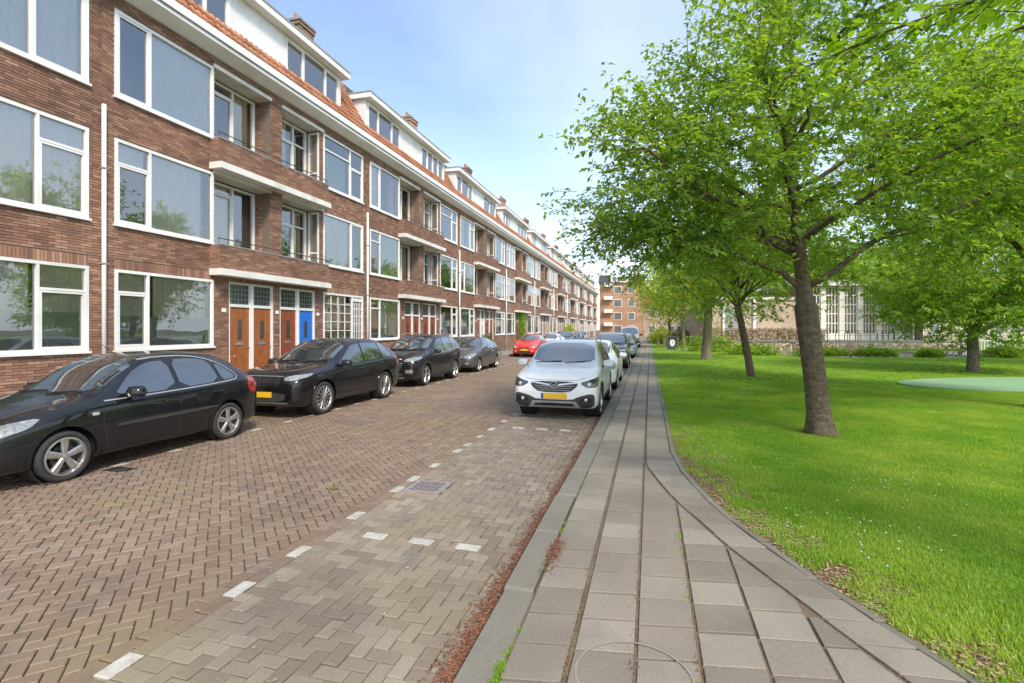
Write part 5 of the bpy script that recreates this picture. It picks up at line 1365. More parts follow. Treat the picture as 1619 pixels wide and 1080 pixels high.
# =====================================================  TREES
MT['bark'] = bark('tree_bark', (.12, .085, .055), (.24, .18, .125)); MT['bark2'] = bark('pale_tree_bark', (.20, .165, .12), (.28, .235, .175))
MT['leafA'] = leafmat('leaf_mid_green', (.115, .215, .032), (.20, .325, .05), .5, (.26, .36, .055))
MT['leafB'] = leafmat('leaf_bright_green', (.135, .24, .033), (.225, .345, .05), .5, (.30, .39, .058))
MT['leafY'] = leafmat('leaf_yellow_green', (.22, .29, .025), (.34, .40, .04), .5, (.38, .44, .06))
MT['leafD'] = leafmat('leaf_dark_green', (.03, .085, .013), (.055, .125, .02), .35, (.08, .15, .03))
def unit(v): return v / (np.linalg.norm(v) + 1e-9)
class Tree:
    def __init__(s, seed): s.r = np.random.RandomState(seed); s.br = MB(); s.LB = []; s.LD = []; s.LL = []
    def path(s, p0, d, L, n, up=.0, wob=.12):
        P = [np.array(p0, float)]; d = unit(np.array(d, float))
        for i in range(n):
            d = unit(d + s.r.normal(0, wob, 3) + np.array([0, 0, up])); P.append(P[-1] + d * L / n)
        return P
    def leaves(s, P, per, ll, spread=.05):
        P = np.array(P); seg = np.diff(P, axis=0); Ls = np.linalg.norm(seg, axis=1); n = max(1, int(Ls.sum() * per))
        idx = s.r.choice(len(seg), n, p=Ls / Ls.sum()); t = s.r.rand(n)[:, None]; b = P[idx] + seg[idx] * t + s.r.normal(0, spread, (n, 3)) * .5
        d = seg[idx] / Ls[idx][:, None] * .6 + s.r.normal(0, .75, (n, 3)); d[:, 2] = d[:, 2] * .55 - .28
        d /= np.linalg.norm(d, axis=1)[:, None]
        s.LB.append(b); s.LD.append(d); s.LL.append(ll * s.r.uniform(.65, 1.2, n))
    def crown_mesh(s, name, mat, wr=.5, fold=.18):
        b = np.vstack(s.LB); d = np.vstack(s.LD); l = np.concatenate(s.LL)[:, None]; n = len(b)
        up = np.array([[0, 0, 1.]]) + s.r.normal(0, .45, (n, 3)); w_ = np.cross(d, up); w_ /= np.linalg.norm(w_, axis=1)[:, None] + 1e-9; nn = np.cross(w_, d)
        hw = l * wr / 2; m1 = b + d * l * .45
        V = np.stack([b, m1 - w_ * hw + nn * hw * fold * 2, b + d * l - nn * l * .10, m1 + w_ * hw + nn * hw * fold * 2], 1).reshape(-1, 3)
        i = np.arange(n)[:, None] * 4; F = np.vstack([i + np.array([[0, 1, 2]]), i + np.array([[0, 2, 3]])]); return fastmesh(name, V, F, mat)
    def build_crown(s, fork, cen, rad, limbs, r0, dens, ll, sub=13, tw=7, lmin=.25, azs=None, sublen=1.0, vis=None, lead=False):
        """limbs reach from the fork to an ellipsoid; side shoots and twigs carry the leaves"""
        cen = np.array(cen); rad = np.array(rad); fork = np.array(fork)
        for i in range(limbs):
            az = azs[i][0] if azs else 2.399963 * i + s.r.uniform(-.3, .3); el = azs[i][1] if azs else [-.12, .15, .4, .75, 1.2][i % 5] + s.r.uniform(-.08, .08)
            rk = s.r.uniform(.82, 1.05)
            tip = cen + rad * rk * np.array([math.cos(az) * math.cos(el), math.sin(az) * math.cos(el), math.sin(el)])
            st = fork + np.array([0, 0, s.r.uniform(-.1, .9) if i > 2 else s.r.uniform(-.15, .2)]); ctrl = st + (tip - st) * .45 + np.array([0, 0, .18 * np.linalg.norm(tip - st) * (1 if el < .8 else .0)])
            if lead and el > .1: st = fork + np.array([-.05 - .03 * el, 0, min(4.4, .35 + el * 3.0) + s.r.uniform(-.3, .3)]); tip[0] = cen[0] + (tip[0] - cen[0]) * (1 - .5 * math.sin(el)); ctrl = st + (tip - st) * .5 + np.array([0, 0, .1])
            n = 9; T = np.linspace(0, 1, n + 1)[:, None]; P = (1 - T)**2 * st + 2 * T * (1 - T) * ctrl + T**2 * tip; P[1:-1] += s.r.normal(0, .05, (n - 1, 3))
            L = np.linalg.norm(np.diff(P, axis=0), axis=1).sum(); ra = r0 * s.r.uniform(.75, 1) * (1 - .35 * max(0, el))
            s.br.tube([tuple(p) for p in P], list(ra * (1 - np.linspace(0, 1, n + 1))**.8 + .008), 7)
            nsub = int(sub * L / 4.5) + 2
            for j in range(nsub):
                t = lmin + (1 - lmin) * (j + s.r.rand() * .8) / nsub; k = t * n; a = min(int(k), n - 1); p = P[a] + (P[a + 1] - P[a]) * (k - a); dirl = unit(P[a + 1] - P[a])
                side = unit(np.cross(dirl, unit(s.r.normal(0, 1, 3)))); side[2] *= .55; d = unit(dirl * .75 + side)
                l2 = sublen * s.r.uniform(.8, 1.7) * (1.25 - .75 * t); Q = s.path(p, d, l2, 4, .03, .13)
                s.br.tube([tuple(q) for q in Q], list(np.linspace(.016, .004, 5) * (ra / .08) ** .5), 4, cap=False)
                nt_ = int(tw * l2) + 2
                for q_ in range(nt_):
                    tt = (q_ + .3 + s.r.rand() * .6) / nt_; kk = tt * 4; aa = min(int(kk), 3); pp = Q[aa] + (Q[aa + 1] - Q[aa]) * (kk - aa); d2 = unit(unit(Q[aa + 1] - Q[aa]) * .7 + s.r.normal(0, .55, 3) * np.array([1, 1, .6])); 
                    U = s.path(pp, d2, s.r.uniform(.25, .55) * sublen, 2, -.05, .1); s.leaves(U, dens, ll)
                s.leaves(Q, dens * .8, ll)
            s.leaves(P[int(n * .55):], dens * .7, ll)
def fill(T, cen, rad, n, dens, ll, seed, lenr=(.35, .7), flat=.35, inner=.35, zmin=-99, tap=0):
    r = np.random.RandomState(seed); cen = np.array(cen); rad = np.array(rad); k = 0; cl = unit(r.normal(0, 1, 3))
    C = r.normal(0, 1, (60, 3)); C /= np.linalg.norm(C, axis=1)[:, None]; C *= (inner + (1 - inner) * r.rand(60, 1) ** .6)
    while k < n:
        if r.rand() < .72: c = C[r.randint(60)] + r.normal(0, .13, 3)
        else: c = unit(r.normal(0, 1, 3)) * (inner + (1 - inner) * r.rand() ** .5)
        if np.linalg.norm(c) > 1.02: continue
        p = cen + c * rad * np.array([1 - tap * max(0, c[2]), 1, 1])
        if p[2] < zmin + .35 * math.sin(p[0] * 2.1 + p[1] * 1.3): continue
        d = unit(c * np.array([1, 1, flat]) + r.normal(0, .35, 3) * np.array([1, 1, .5])); L = r.uniform(*lenr); Q = T.path(p, d, L, 2, -.03, .08)
        T.br.tube([tuple(q) for q in Q], [.006, .004, .002], 3, cap=False); T.leaves(Q, dens, ll); k += 1
def trunk_mesh(pts, rad, seed, flare=.25, n=20):
    r = np.random.RandomState(seed); m = MB(); m.tube(pts, rad, n); V = np.array(m.v); ph = r.uniform(0, 6.28, 4); c = np.array(pts)
    out_ = []
    for i, v in enumerate(V):
        k = min(i // n, len(pts) - 1); a = math.atan2(v[1] - c[k][1], v[0] - c[k][0]); z = v[2]
        q = 1 + .05 * math.sin(3 * a + ph[0] + z) + .035 * math.sin(5 * a + ph[1] + 2 * z) + .02 * math.sin(9 * a + ph[2] + 6 * z) + flare * math.exp(-max(0, z) / .13) * (.7 + .4 * math.sin(4 * a + ph[3]))
        out_.append((c[k][0] + (v[0] - c[k][0]) * q, c[k][1] + (v[1] - c[k][1]) * q, z))
    m.v = out_; return m
def finish_tree(T, root, trunk, bmat, lmat, wr=.5):
    trunk.build('trunk', bmat, root, smooth=True); T.br.build('branches', bmat, root, smooth=True)
    c = newobj('crown', T.crown_mesh('crown', lmat, wr), root); c['kind'] = 'stuff'; return c
GT = 'trees standing in the park lawn'
# main tree: thick lower stem, swollen graft at 2.2 m, vase of limbs
X0, Y0 = 2.73, 9.4
root = empty('cherry_tree', (X0, Y0, ZS + .02), 'large cherry tree with thick leaning trunk in the lawn, nearest to the camera', 'tree', GT)
pts = [(.0, 0, -.1), (.0, 0, 0), (-.01, 0, .08), (-.03, 0, .3), (-.06, 0, .7), (-.10, 0, 1.1), (-.15, 0, 1.5), (-.19, 0, 1.85), (-.21, 0, 2.05), (-.22, 0, 2.13), (-.23, 0, 2.2), (-.25, 0, 2.4), (-.29, .0, 2.8), (-.33, .02, 3.3), (-.40, .05, 4.0), (-.44, .0, 4.8), (-.40, -.05, 5.7), (-.46, .0, 6.6), (-.42, 0, 7.6)]
rad = [.20, .195, .185, .175, .168, .165, .168, .17, .172, .165, .135, .115, .105, .09, .08, .062, .048, .032, .012]
T = Tree(21)
fork = (-.31, 0, 2.45)
azs = [(math.pi - .05, -.14), (.1, -.02), (math.pi + .6, .15), (-.5, .3), (math.pi / 2, -.05), (math.pi, .42), (2.3, .18), (-1.9, .12), (.9, .2), (math.pi - .3, .8), (.3, .7), (-1.3, .75), (2.0, .9), (0, 1.35), (math.pi + .3, .28), (3.6, 1.15), (-.9, .02), (2.7, -.10), (math.pi + 1.0, .5), (1.4, .55), (-.2, .42), (2.75, .55)]
T.build_crown(fork, (-.1, .4, 4.25), (4.35, 3.6, 3.9), len(azs), .046, 21, .115, sub=19, tw=8, azs=azs, lead=True)
fill(T, (.3, .5, 4.9), (3.9, 3.3, 3.3), 1500, 23, .11, 5, zmin=3.0, tap=.44, inner=.45); fill(T, (-2.2, .2, 3.7), (2.2, 2.4, 1.25), 420, 28, .10, 8, zmin=2.5, flat=.1, inner=.2)
finish_tree(T, root, trunk_mesh(pts, rad, 3, .42), 'bark', 'leafA', .52)
# second tree (thin leaning stem) and third
def plain_tree(name, X, Y, label, seed, r0, lean, fz, cen, rad_, limbs, dens, ll, lmat, bmat='bark', sub=11, tw=6, sublen=1.1, group=GT, wr=.5, fn=700, azs=None, fl=(.35, .75), lr=.3, zmin=2.4):
    root = empty(name, (X, Y, ZS), label, 'tree', group)
    pts = [(0, 0, -.1), (0, 0, 0), (lean * .05, 0, .1), (lean * .3, 0, fz * .3), (lean * .65, 0, fz * .65), (lean, 0, fz), (lean * 1.05, 0, fz * 1.25), (lean * 1.1, 0, fz * 1.6)]
    rd = [r0 * 1.2, r0 * 1.15, r0 * 1.05, r0 * .95, r0 * .9, r0 * .85, r0 * .6, r0 * .4]
    T = Tree(seed); T.build_crown((lean, 0, fz * 1.0), cen, rad_, limbs, r0 * lr, dens, ll, sub=sub, tw=tw, sublen=sublen, azs=azs); fill(T, cen, [q * .95 for q in rad_], fn, dens * 1.15, ll, seed + 9, fl, zmin=zmin)
    finish_tree(T, root, trunk_mesh(pts, rd, seed, .2, 14), bmat, lmat, wr); return root
plain_tree('cherry_tree', 3.5, 19.6, 'slender leaning tree standing right behind the large cherry tree', 31, .13, -.45, 2.5, (-.3, 0, 4.6), (3.7, 3.6, 3.0), 18, 17, .14, 'leafB', fn=1100)
plain_tree('cherry_tree', 3.05, 30.4, 'straight tree with a forked side limb, third along the sidewalk', 32, .26, .12, 2.6, (0, 0, 5.0), (4.1, 4.0, 3.7), 18, 12, .19, 'leafB', 'bark2')
plain_tree('lawn_tree', 2.9, 47.5, 'thin pale stemmed tree beside the dark litter container', 33, .17, -.1, 2.6, (-1.1, 0, 5.2), (3.8, 3.8, 3.4), 14, 7, .24, 'leafY', 'bark2')
plain_tree('lawn_tree', 2.3, 66, 'yellow green tree at the far end of the lawn', 34, .2, 0, 2.4, (-.5, 0, 5.4), (4.2, 4, 4), 14, 5, .32, 'leafY', 'bark2', sublen=1.3)
# right-hand side trees
plain_tree('maple_tree', 12.6, 24.6, 'pale trunked tree with low hanging crown by the white picket fence', 35, .20, 0, 1.5, (.1, 0, 3.9), (4.0, 4.0, 3.2), 26, 17, .16, 'leafB', 'bark2', sub=13, tw=7, fn=1500, zmin=.8, azs=[(2.4 * i, [-.5, -.25, 0, .35, .9][i % 5]) for i in range(26)])
plain_tree('maple_tree', 8.3, 13.6, 'dense green tree whose crown fills the right edge of the picture', 36, .24, .1, 2.6, (.0, 0, 5.6), (3.9, 3.7, 3.2), 22, 20, .12, 'leafB', 'bark', sub=14, tw=7, fn=2000)
plain_tree('robinia_tree', 21, 29, 'tall golden green tree rising behind the others at the right', 37, .35, 0, 3.5, (0, 0, 9.0), (6.0, 5.5, 6.0), 24, 8, .26, 'leafY', 'bark', sub=12, tw=6, sublen=1.6)
plain_tree('robinia_tree', 27, 40, 'golden green tree at the right beyond the pond', 38, .4, 0, 3.5, (0, 0, 8.0), (6.5, 5.5, 6.0), 20, 6, .32, 'leafY', 'bark', sub=11, tw=5, sublen=1.7)
GB = 'trees behind the garden pavilion'
i = 0
for (r_, d_, cz, sz, mt, lab) in ((24, 60, 6.5, 5, 'leafB', 'green tree whose top shows over the brick wing of the pavilion'), (31, 63, 7.5, 5.5, 'leafY', 'pale green tree showing above the pavilion windows'), (39, 60, 7.5, 6.0, 'leafB', 'green tree over the right end of the pavilion'), (49, 62, 7, 6.5, 'leafD', 'darker green tree beyond the pavilion at the right edge'), (38, 47, 5.5, 5.5, 'leafB', 'green tree behind the white picket fence')):
    x, y = camf(r_, d_); plain_tree('park_tree', x, y, lab, 60 + i, .35, 0, 2.6, (0, 0, cz), (sz, sz, sz * .85), 18, 4.5, .42, mt, 'bark', sub=10, tw=5, sublen=1.8, group=GB); i += 1
# tree whose branches hang into the top right corner: trunk just outside the frame
root = empty('cherry_tree', (5.4, 1.9, ZS), 'overhanging near branches with big bright leaves at the top right', 'tree', GT)
T = Tree(44); T2 = Tree(45)
tp = [(0, 0, -.1), (0, 0, 0), (0, 0, .3), (-.05, 0, 1.2), (-.1, 0, 2.2), (-.15, .1, 3.2), (-.2, .2, 4.4)]
trunk_mesh(tp, [.24, .23, .21, .19, .18, .14, .09], 8).build('trunk', 'bark', root, smooth=True)
tips = [((-1.9, 2.0, 3.2), (-.9, .7, 3.5)), ((-3.3, 3.0, 4.2), (-1.9, 1.3, 4.3)), ((-1.2, 3.2, 3.7), (-.7, 1.2, 3.9)), ((-2.3, 3.6, 4.4), (-1.4, 1.4, 4.4)), ((-4.05, 3.0, 4.05), (-2.0, 1.2, 4.0)), ((-2.9, 3.1, 4.35), (-1.6, 1.0, 4.1)), ((-2.5, 2.5, 3.65), (-1.2, .8, 3.7)), ((-1.6, 2.7, 3.45), (-.8, 1.0, 3.7)), ((-.6, 2.6, 3.1), (-.3, 1.0, 3.4)), ((-3.3, 2.4, 4.6), (-1.6, .8, 4.6)), ((-.9, 3.6, 4.2), (-.6, 1.4, 4.3))]
for ti, (tip, ct) in enumerate(tips):
    st = np.array((-.13, .08, 2.7 + .15 * ti)); T_ = np.linspace(0, 1, 11)[:, None]; P = (1 - T_)**2 * st + 2 * T_ * (1 - T_) * np.array(ct) + T_**2 * np.array(tip); P[1:-1] += T.r.normal(0, .03, (9, 3))
    T.br.tube([tuple(p) for p in P], list(np.linspace(.05, .006, 11)), 7)
    for j in range(20):
        t = .35 + .65 * (j + T.r.rand()) / 20; k = t * 10; a = min(int(k), 9); p = P[a] + (P[a + 1] - P[a]) * (k - a); dl = unit(P[a + 1] - P[a]); d = unit(dl * .7 + T.r.normal(0, .6, 3) * np.array([1, 1, .5]))
        Q = T.path(p, d, T.r.uniform(.3, .65), 3, -.04, .12); T.br.tube([tuple(q) for q in Q], [.007, .005, .004, .002], 4, cap=False); T.leaves(Q, 34, .105, .03)
    T.leaves(P[5:], 24, .105, .03)
T3 = Tree(46); fill(T3, (.3, .2, 7.4), (3.9, 3.9, 2.5), 380, 26, .12, 47, zmin=5.3)
T3.br.build('high_twigs', 'bark', root)['kind'] = 'stuff'
T.br.build('branches', 'bark', root, smooth=True)
newobj('high_crown', T3.crown_mesh('high_crown', 'leafB', .5), root)['kind'] = 'stuff'
# big leaves: six-sided, slightly cupped; the nearest 300 are single parts
lm = MB(); lm.v = [(0, 0, 0), (.22, .17, .03), (.55, .22, .035), (.82, .12, .0), (1, 0, -.06), (.82, -.12, .0), (.55, -.22, .035), (.22, -.17, .03), (.22, 0, 0), (.55, 0, -.005), (.82, 0, -.03)]
lm.f = [(0, 8, 1), (8, 9, 2, 1), (9, 10, 3, 2), (10, 4, 3), (0, 7, 8), (8, 7, 6, 9), (9, 6, 5, 10), (10, 5, 4)]
lme = lm.mesh('leaf', 'leafN' if 'leafN' in MT else 'leafB', True)
MT['leafN'] = leafmat('near_leaf_green', (.13, .25, .02), (.22, .36, .03), .55, (.27, .40, .04)); lme.materials[0] = MT['leafN']
b = np.vstack(T.LB); d = np.vstack(T.LD); l = np.concatenate(T.LL)
def lvis(p):
    X, Y, Z = p[0] + 5.4, p[1] + 1.9, p[2] + ZS - 1.85; dep = -X * SS + Y * CS; return math.sqrt(X * X + Y * Y + Z * Z) if dep > .5 and abs((X * CS + Y * SS) / dep) < 1.02 and Z / dep < .65 else 1e9
order = sorted(range(len(b)), key=lambda i: lvis(b[i])); RV = []; RF = []
lv = np.array(lm.v)
for n_, i in enumerate(order):
    dx = d[i]; up = np.array([0, 0, 1.]) + T.r.normal(0, .4, 3); wv = unit(np.cross(dx, up)) * -1; nn = unit(np.cross(dx, wv)) ; s_ = l[i]
    if n_ < 300:
        o = bpy.data.objects.new('leaf', lme); M = Matrix(((dx[0] * s_, wv[0] * s_, nn[0] * s_, b[i][0]), (dx[1] * s_, wv[1] * s_, nn[1] * s_, b[i][1]), (dx[2] * s_, wv[2] * s_, nn[2] * s_, b[i][2]), (0, 0, 0, 1)))
        o.matrix_local = M; link(o, root); o.matrix_local = M
    else:
        q = b[i] + (lv[:, :1] * dx + lv[:, 1:2] * wv + lv[:, 2:] * nn) * s_; k = len(RV); RV += [tuple(v) for v in q]; RF += [tuple(k + j for j in f) for f in lm.f]
me = bpy.data.meshes.new('crown'); me.from_pydata(RV, [], RF); me.materials.append(MT['leafN']); o = newobj('crown', me, root); o['kind'] = 'stuff'

# =====================================================  PAVILION, FAR BUILDINGS
YAW = R(15.37)
px0, py0 = camf(0, 47.5)
pav = empty('garden_pavilion', (px0, py0, 0), 'low pale pavilion with tall gridded windows between white columns beyond the pond', 'building', rz=YAW)
# local: x = right, y = depth from its front plane, z
MT['pavcol'] = pmat('cream_plaster', (.74, .70, .62), (.68, .64, .56), 1.5, .7, stain=(.5, .46, .38), stain_scale=.8)
MT['pavbrick'] = brick_tex('pale_pink_brick', 'pale', (.45, .38, .30))
m = MB(); m.box(28.4, 37, .35, 9, 0, 5.9); 
MT['pavglass'] = glassmat('pavilion_glass', (.9, .9, .88), .04, 1.45); MT['warmroom'] = pmat('warm_interior', (.50, .33, .20), (.30, .21, .14), .9, .9)
MB().box(27.9, 37.5, .5, 9, 1.2, 5.85).build('hall', 'warmroom', pav)
RP = 1.75
for i in range(6):
    x = 27.35 + i * RP; MB().box(x, x + .50, -.15, .45, .8, 5.85).build('column', 'pavcol', pav)
    x0, x1 = x + .52, x + RP - .02
    f = MB(); f.box(x0, x0 + .07, .0, .1, 1.3, 5.85); f.box(x1 - .07, x1, .0, .1, 1.3, 5.85); f.box(x0, x1, .002, .098, 1.3, 1.4); f.box(x0, x1, .003, .099, 5.72, 5.8)
    for j in range(1, 4): u = x0 + (x1 - x0) * j / 4; f.box(u - .045, u + .045, .02, .08, 1.4, 5.72)
    for z in (2.35, 3.25, 4.1, 5.0): f.box(x0, x1, .022, .082, z - .045, z + .045)
    fo = f.build('window', 'pavcol', pav); g_ = MB(); g_.quad((x0, .09, 1.4), (x1, .09, 1.4), (x1, .09, 5.72), (x0, .09, 5.72)); g_.build('pane', 'pavglass', fo)
    if i in (1, 2, 4): MB().box(x0 + .2, x1 - .3, .3, .34, 1.5, 3.8).build('inner_blind', 'yellowcurtain', fo)
    MB().box(x + .5, x + RP, -.05, .3, .8, 1.3).build('window_sill', 'pavcol', pav)
MB().box(26.0, 38.5, -.6, 9.5, 5.86, 6.12).build('roof', 'slabwhite', pav); MB().box(26.2, 38.2, -.4, 9.2, 6.12, 6.4).build('roof_edge', 'zinc', pav)
# brick wing on the left
wg = MB(); wg.box(18.6, 27.3, .4, 8, 0, 4.6).build('brick_wing', 'pavbrick', pav); MB().box(18.4, 27.4, .2, 8.2, 4.6, 4.85).build('wing_roof_edge', 'slabwhite', pav)
for x in (20.0, 22.9): MB().box(x, x + .22, .2, .38, .6, 4.6).build('pilaster', 'white', pav)
MB().box(20.3, 21.6, .32, .39, 1.4, 4.0).build('shutter', 'grey', pav)
# terrace in front, stone wall, railing, tables
tr = empty('terrace', (px0, py0, 0), 'pale raised terrace with rubble stone front wall along the pond', 'terrace', rz=YAW)
MT['rubble'] = None
m_, t_, b_ = nmat('rubble_stone'); vr = node(t_, 'ShaderNodeTexVoronoi'); vr.inputs['Scale'].default_value = 2.6; t_.links.new(pos(t_), vr.inputs['Vector'])
v2 = node(t_, 'ShaderNodeTexVoronoi', feature='DISTANCE_TO_EDGE'); v2.inputs['Scale'].default_value = 2.6; t_.links.new(pos(t_), v2.inputs['Vector'])
sc_ = node(t_, 'ShaderNodeSeparateColor'); t_.links.new(vr.outputs['Color'], sc_.inputs[0])
c_ = ramp(t_, sc_.outputs[0], [(0, (.34, .22, .15)), (.5, (.48, .36, .25)), (1, (.58, .5, .38))]); c_ = mixc(t_, mrange(t_, v2.outputs['Distance'], .03, .07, 1, 0), c_, (.16, .14, .08)); t_.links.new(c_, b_.inputs['Base Color']); b_.inputs['Roughness'].default_value = .9; bump(t_, b_, v2.outputs['Distance'], .6, .1); MT['rubble'] = m_
MB().box(19, 40, -4.0, .3, -.5, .72).build('deck', 'pavcol', tr)
sr_ = random.Random(3); 
for row in range(2):
    x = 19.0 + row * .2
    while x < 40:
        w_ = sr_.uniform(.35, .75); h0 = -.1 + row * .36
        m = MB(); m.box(x + .015, x + w_ - .015, -4.12 - sr_.uniform(0, .05), -4.002, h0 + .01, h0 + .345); m.build('stone', 'rubble', tr); x += w_
MB().box(18.9, 40.1, -4.2, -3.8, .74, .84).build('wall_coping', 'stone', tr)
rl = empty('railing', (px0, py0, .84), 'thin dark metal railing along the terrace above the pond', 'railing', rz=YAW)
for i in range(22): x = 19 + i * 1.0; MB().box(x - .02, x + .02, -4.02, -3.98, 0, .8).build('post', 'rail', rl)
MB().box(18.98, 40.02, -4.03, -3.97, .8, .84).build('top_rail', 'rail', rl); MB().box(18.98, 40.02, -4.015, -3.985, .4, .42).build('middle_rail', 'rail', rl)
TP = []
for j, (x, lb) in enumerate(((27.9, 'dark terrace table left of the middle window column'), (30.9, 'dark terrace table in the middle of the pavilion front'), (33.9, 'dark terrace table at the right of the pavilion windows'))):
    xx, yy = camf(x, 45.6); t = empty('terrace_table', (xx, yy, .72), lb, 'table', 'tables on the pavilion terrace', rz=YAW)
    MB().box(-.55, .55, -.4, .4, .7, .74).build('tabletop', 'dark', t)
    for sx in (-.5, .5):
        for sy in (-.35, .35): MB().box(sx - .025, sx + .025, sy - .025, sy + .025, 0, .7).build('leg', 'dark', t)
# hedge of brown beech in front of the brick wing, leafy plants
def bush(name, X, Y, rx, ry, h, n, ll, mat, label, cat, rz=0, group=None, boxy=False, z=ZS, seed=0):
    r = np.random.RandomState(seed + 7); P = r.uniform(-1, 1, (n * 3, 3)); P[:, 2] = (P[:, 2] + 1) / 2
    if not boxy: P = P[(P[:, 0]**2 + P[:, 1]**2 + (P[:, 2])**2) < 1.0 + .25 * np.sin(P[:, 0] * 7 + P[:, 1] * 5)]
    q = P[r.rand(len(P)) < .9][:n]; q = q * np.array([rx, ry, h * (1 + 0.0)]); q[:, 2] += r.normal(0, .03, len(q)); q[:, 2] = np.abs(q[:, 2])
    T = Tree(seed); d = r.normal(0, 1, (len(q), 3)); d[:, 2] = np.abs(d[:, 2]) * .6; d /= np.linalg.norm(d, axis=1)[:, None]; T.LB = [q]; T.LD = [d]; T.LL = [ll * r.uniform(.6, 1.3, len(q))]
    o = empty(name, (X, Y, z), label, cat, group, rz=rz); c = newobj('foliage', T.crown_mesh('foliage', mat, .6), o); c['kind'] = 'stuff'
    sb = MB()
    for _ in range(14):
        x, y = r.uniform(-.8, .8) * rx, r.uniform(-.8, .8) * ry; sb.tube([(x * .6, y * .6, -.05), (x, y, h * .7)], [.018, .006], 5)
    sb.build('stems', 'bark', o)['kind'] = 'stuff'; return o
MT['beech'] = leafmat('brown_beech_leaf', (.26, .17, .11), (.33, .23, .15), .2, (.19, .17, .08))
x, y = camf(22.0, 44.0); bush('hedge', x, y, 5.4, .8, 1.75, 9000, .16, 'beech', 'brownish clipped beech hedge before the brick wing of the pavilion', 'hedge', YAW, boxy=True, seed=1)
GP = 'leafy plants along the far lawn edge'
for j, (r_, d_, rx, h, lb) in enumerate(((15.6, 33, 2.2, .75, 'low bright leafy shrubs between the second and third trees'), (19.4, 31.5, 1.9, .62, 'broad-leaved green plants left of the large tree trunk'), (22.5, 31.3, 1.5, .55, 'broad-leaved green plants just left of the large trunk'), (25.4, 30.6, .8, .5, 'small leafy clump just right of the large trunk by the pond'), (29.5, 30, 1.6, .7, 'leafy plants at the right bank of the pond'), (15.0, 38, 2.6, 1.3, 'grey green shrub mass behind the third tree'))):
    x, y = camf(r_ * (d_ / 36.5) if False else r_, d_); bush('leafy_plant', x, y, rx, .6, h, 1300, .20, 'leafB', lb, 'plant', YAW, GP, seed=20 + j)
# white picket fence at the right, dark post
fx0, fy0 = camf(29.2, 32.6); pf = empty('picket_fence', (fx0, fy0, ZS), 'white vertical bar fence behind the pale trunk at the right', 'fence', rz=YAW)
for i in range(48): MB().box(i * .2, i * .2 + .06, -.02, .02, 0, 1.15).build('picket', 'white', pf)
MB().box(0, 9.6, -.045, -.022, .95, 1.03).build('rail', 'white', pf); MB().box(0, 9.6, -.046, -.023, .15, .22).build('rail', 'white', pf)
for i in range(5): MB().box(i * 2.35 - .07, i * 2.35 + .03, .03, .13, 0, 1.3).build('fence_post', 'grey', pf)
MT['path'] = pmat('pale_park_path', (.42, .39, .32), (.36, .33, .27), 2, .9)
c = [camf(29.5, 31.2), camf(60, 31.2), camf(60, 38), camf(29.5, 38)]; m = MB(); m.prism(c, .0, .15); o = m.build('park_path', 'path'); o['kind'] = 'structure'
# container with white oval sign on a slab
cb_ = empty('litter_container', (1.72, 42.9, ZS + .02), 'dark grey street container with a white oval sign on a concrete slab', 'container')
MT['anthra'] = pmat('anthracite_metal', (.075, .09, .11), (.06, .07, .09), 5, .45, .2)
m = MB(); m.prism(rounded([(-.45, 0), (.45, 0), (.45, 1.02), (.32, 1.12), (-.32, 1.12), (-.45, 1.02)], 1), -.42, .42, fn=lambda a, b, h: (a, h, b)); m.build('body', 'anthra', cb_, fixn=True)
m = MB(); m.prism([(.19 * math.cos(t), .60 + .29 * math.sin(t)) for t in np.linspace(0, 6.283, 25)[:-1]], -.432, -.42, fn=lambda a, b, h: (a, h, b)); m.build('oval_sign', 'white', cb_, fixn=True)
m = MB(); m.prism([(-.03, .52), (.03, .52), (.05, .66), (.0, .76), (-.05, .66)], -.436, -.432, fn=lambda a, b, h: (a, h, b)); m.build('sign_symbol', 'grey', cb_, fixn=True)
MB().box(-.3, .3, -.45, -.425, .88, .98).build('flap', 'dark', cb_)
MB().box(-.9, 1.4, -.9, .8, -.03, .03).build('slab', 'farwalk', cb_)
# low wooden bollard fence beyond it
MT['wood'] = pmat('weathered_timber', (.34, .25, .15), (.26, .19, .12), 5, .8)
for j in range(8):
    o = MB().box(-.12, .12, -.12, .12, 0, .85).build('timber_post', 'wood'); o.location = (.75 + .62 * j, 52 + .25 * j, ZS); tag(o, ['leftmost squat timber post beside the far sidewalk', 'second squat timber post from the far sidewalk', 'third squat timber post from the far sidewalk', 'fourth squat timber post from the far sidewalk', 'fifth squat timber post from the far sidewalk', 'sixth squat timber post from the far sidewalk', 'seventh squat timber post from the far sidewalk', 'rightmost squat timber post in the row on the far lawn'][j], 'post', 'timber posts behind the litter container')
x, y = camf(13.5, 50); bush('hedge', 5.5, 57, 3.4, .8, 1.5, 4000, .2, 'beech', 'low brown hedge behind the timber posts', 'hedge', YAW, boxy=True, seed=3)
bush('shrub', 1.2, 62, 1.6, 1.2, 1.9, 1500, .25, 'leafY', 'yellow green shrub at the end of the sidewalk', 'shrub', seed=4)
bush('shrub', -9.9, 64, .9, 2.4, 2.3, 1600, .25, 'leafY', 'pale green shrub against the far houses behind the cars', 'shrub', seed=5)
bush('shrub', -10.2, 31.2, .6, 1.0, 1.4, 900, .14, 'leafD', 'dark green shrub on the pavement left of the red car', 'shrub', z=.11, seed=6)
bush('climbing_plant', -10.95, 43.2, .18, 1.1, 3.0, 1500, .16, 'leafB', 'green climbing plant growing up a far house front', 'plant', z=.11, seed=8, boxy=True)
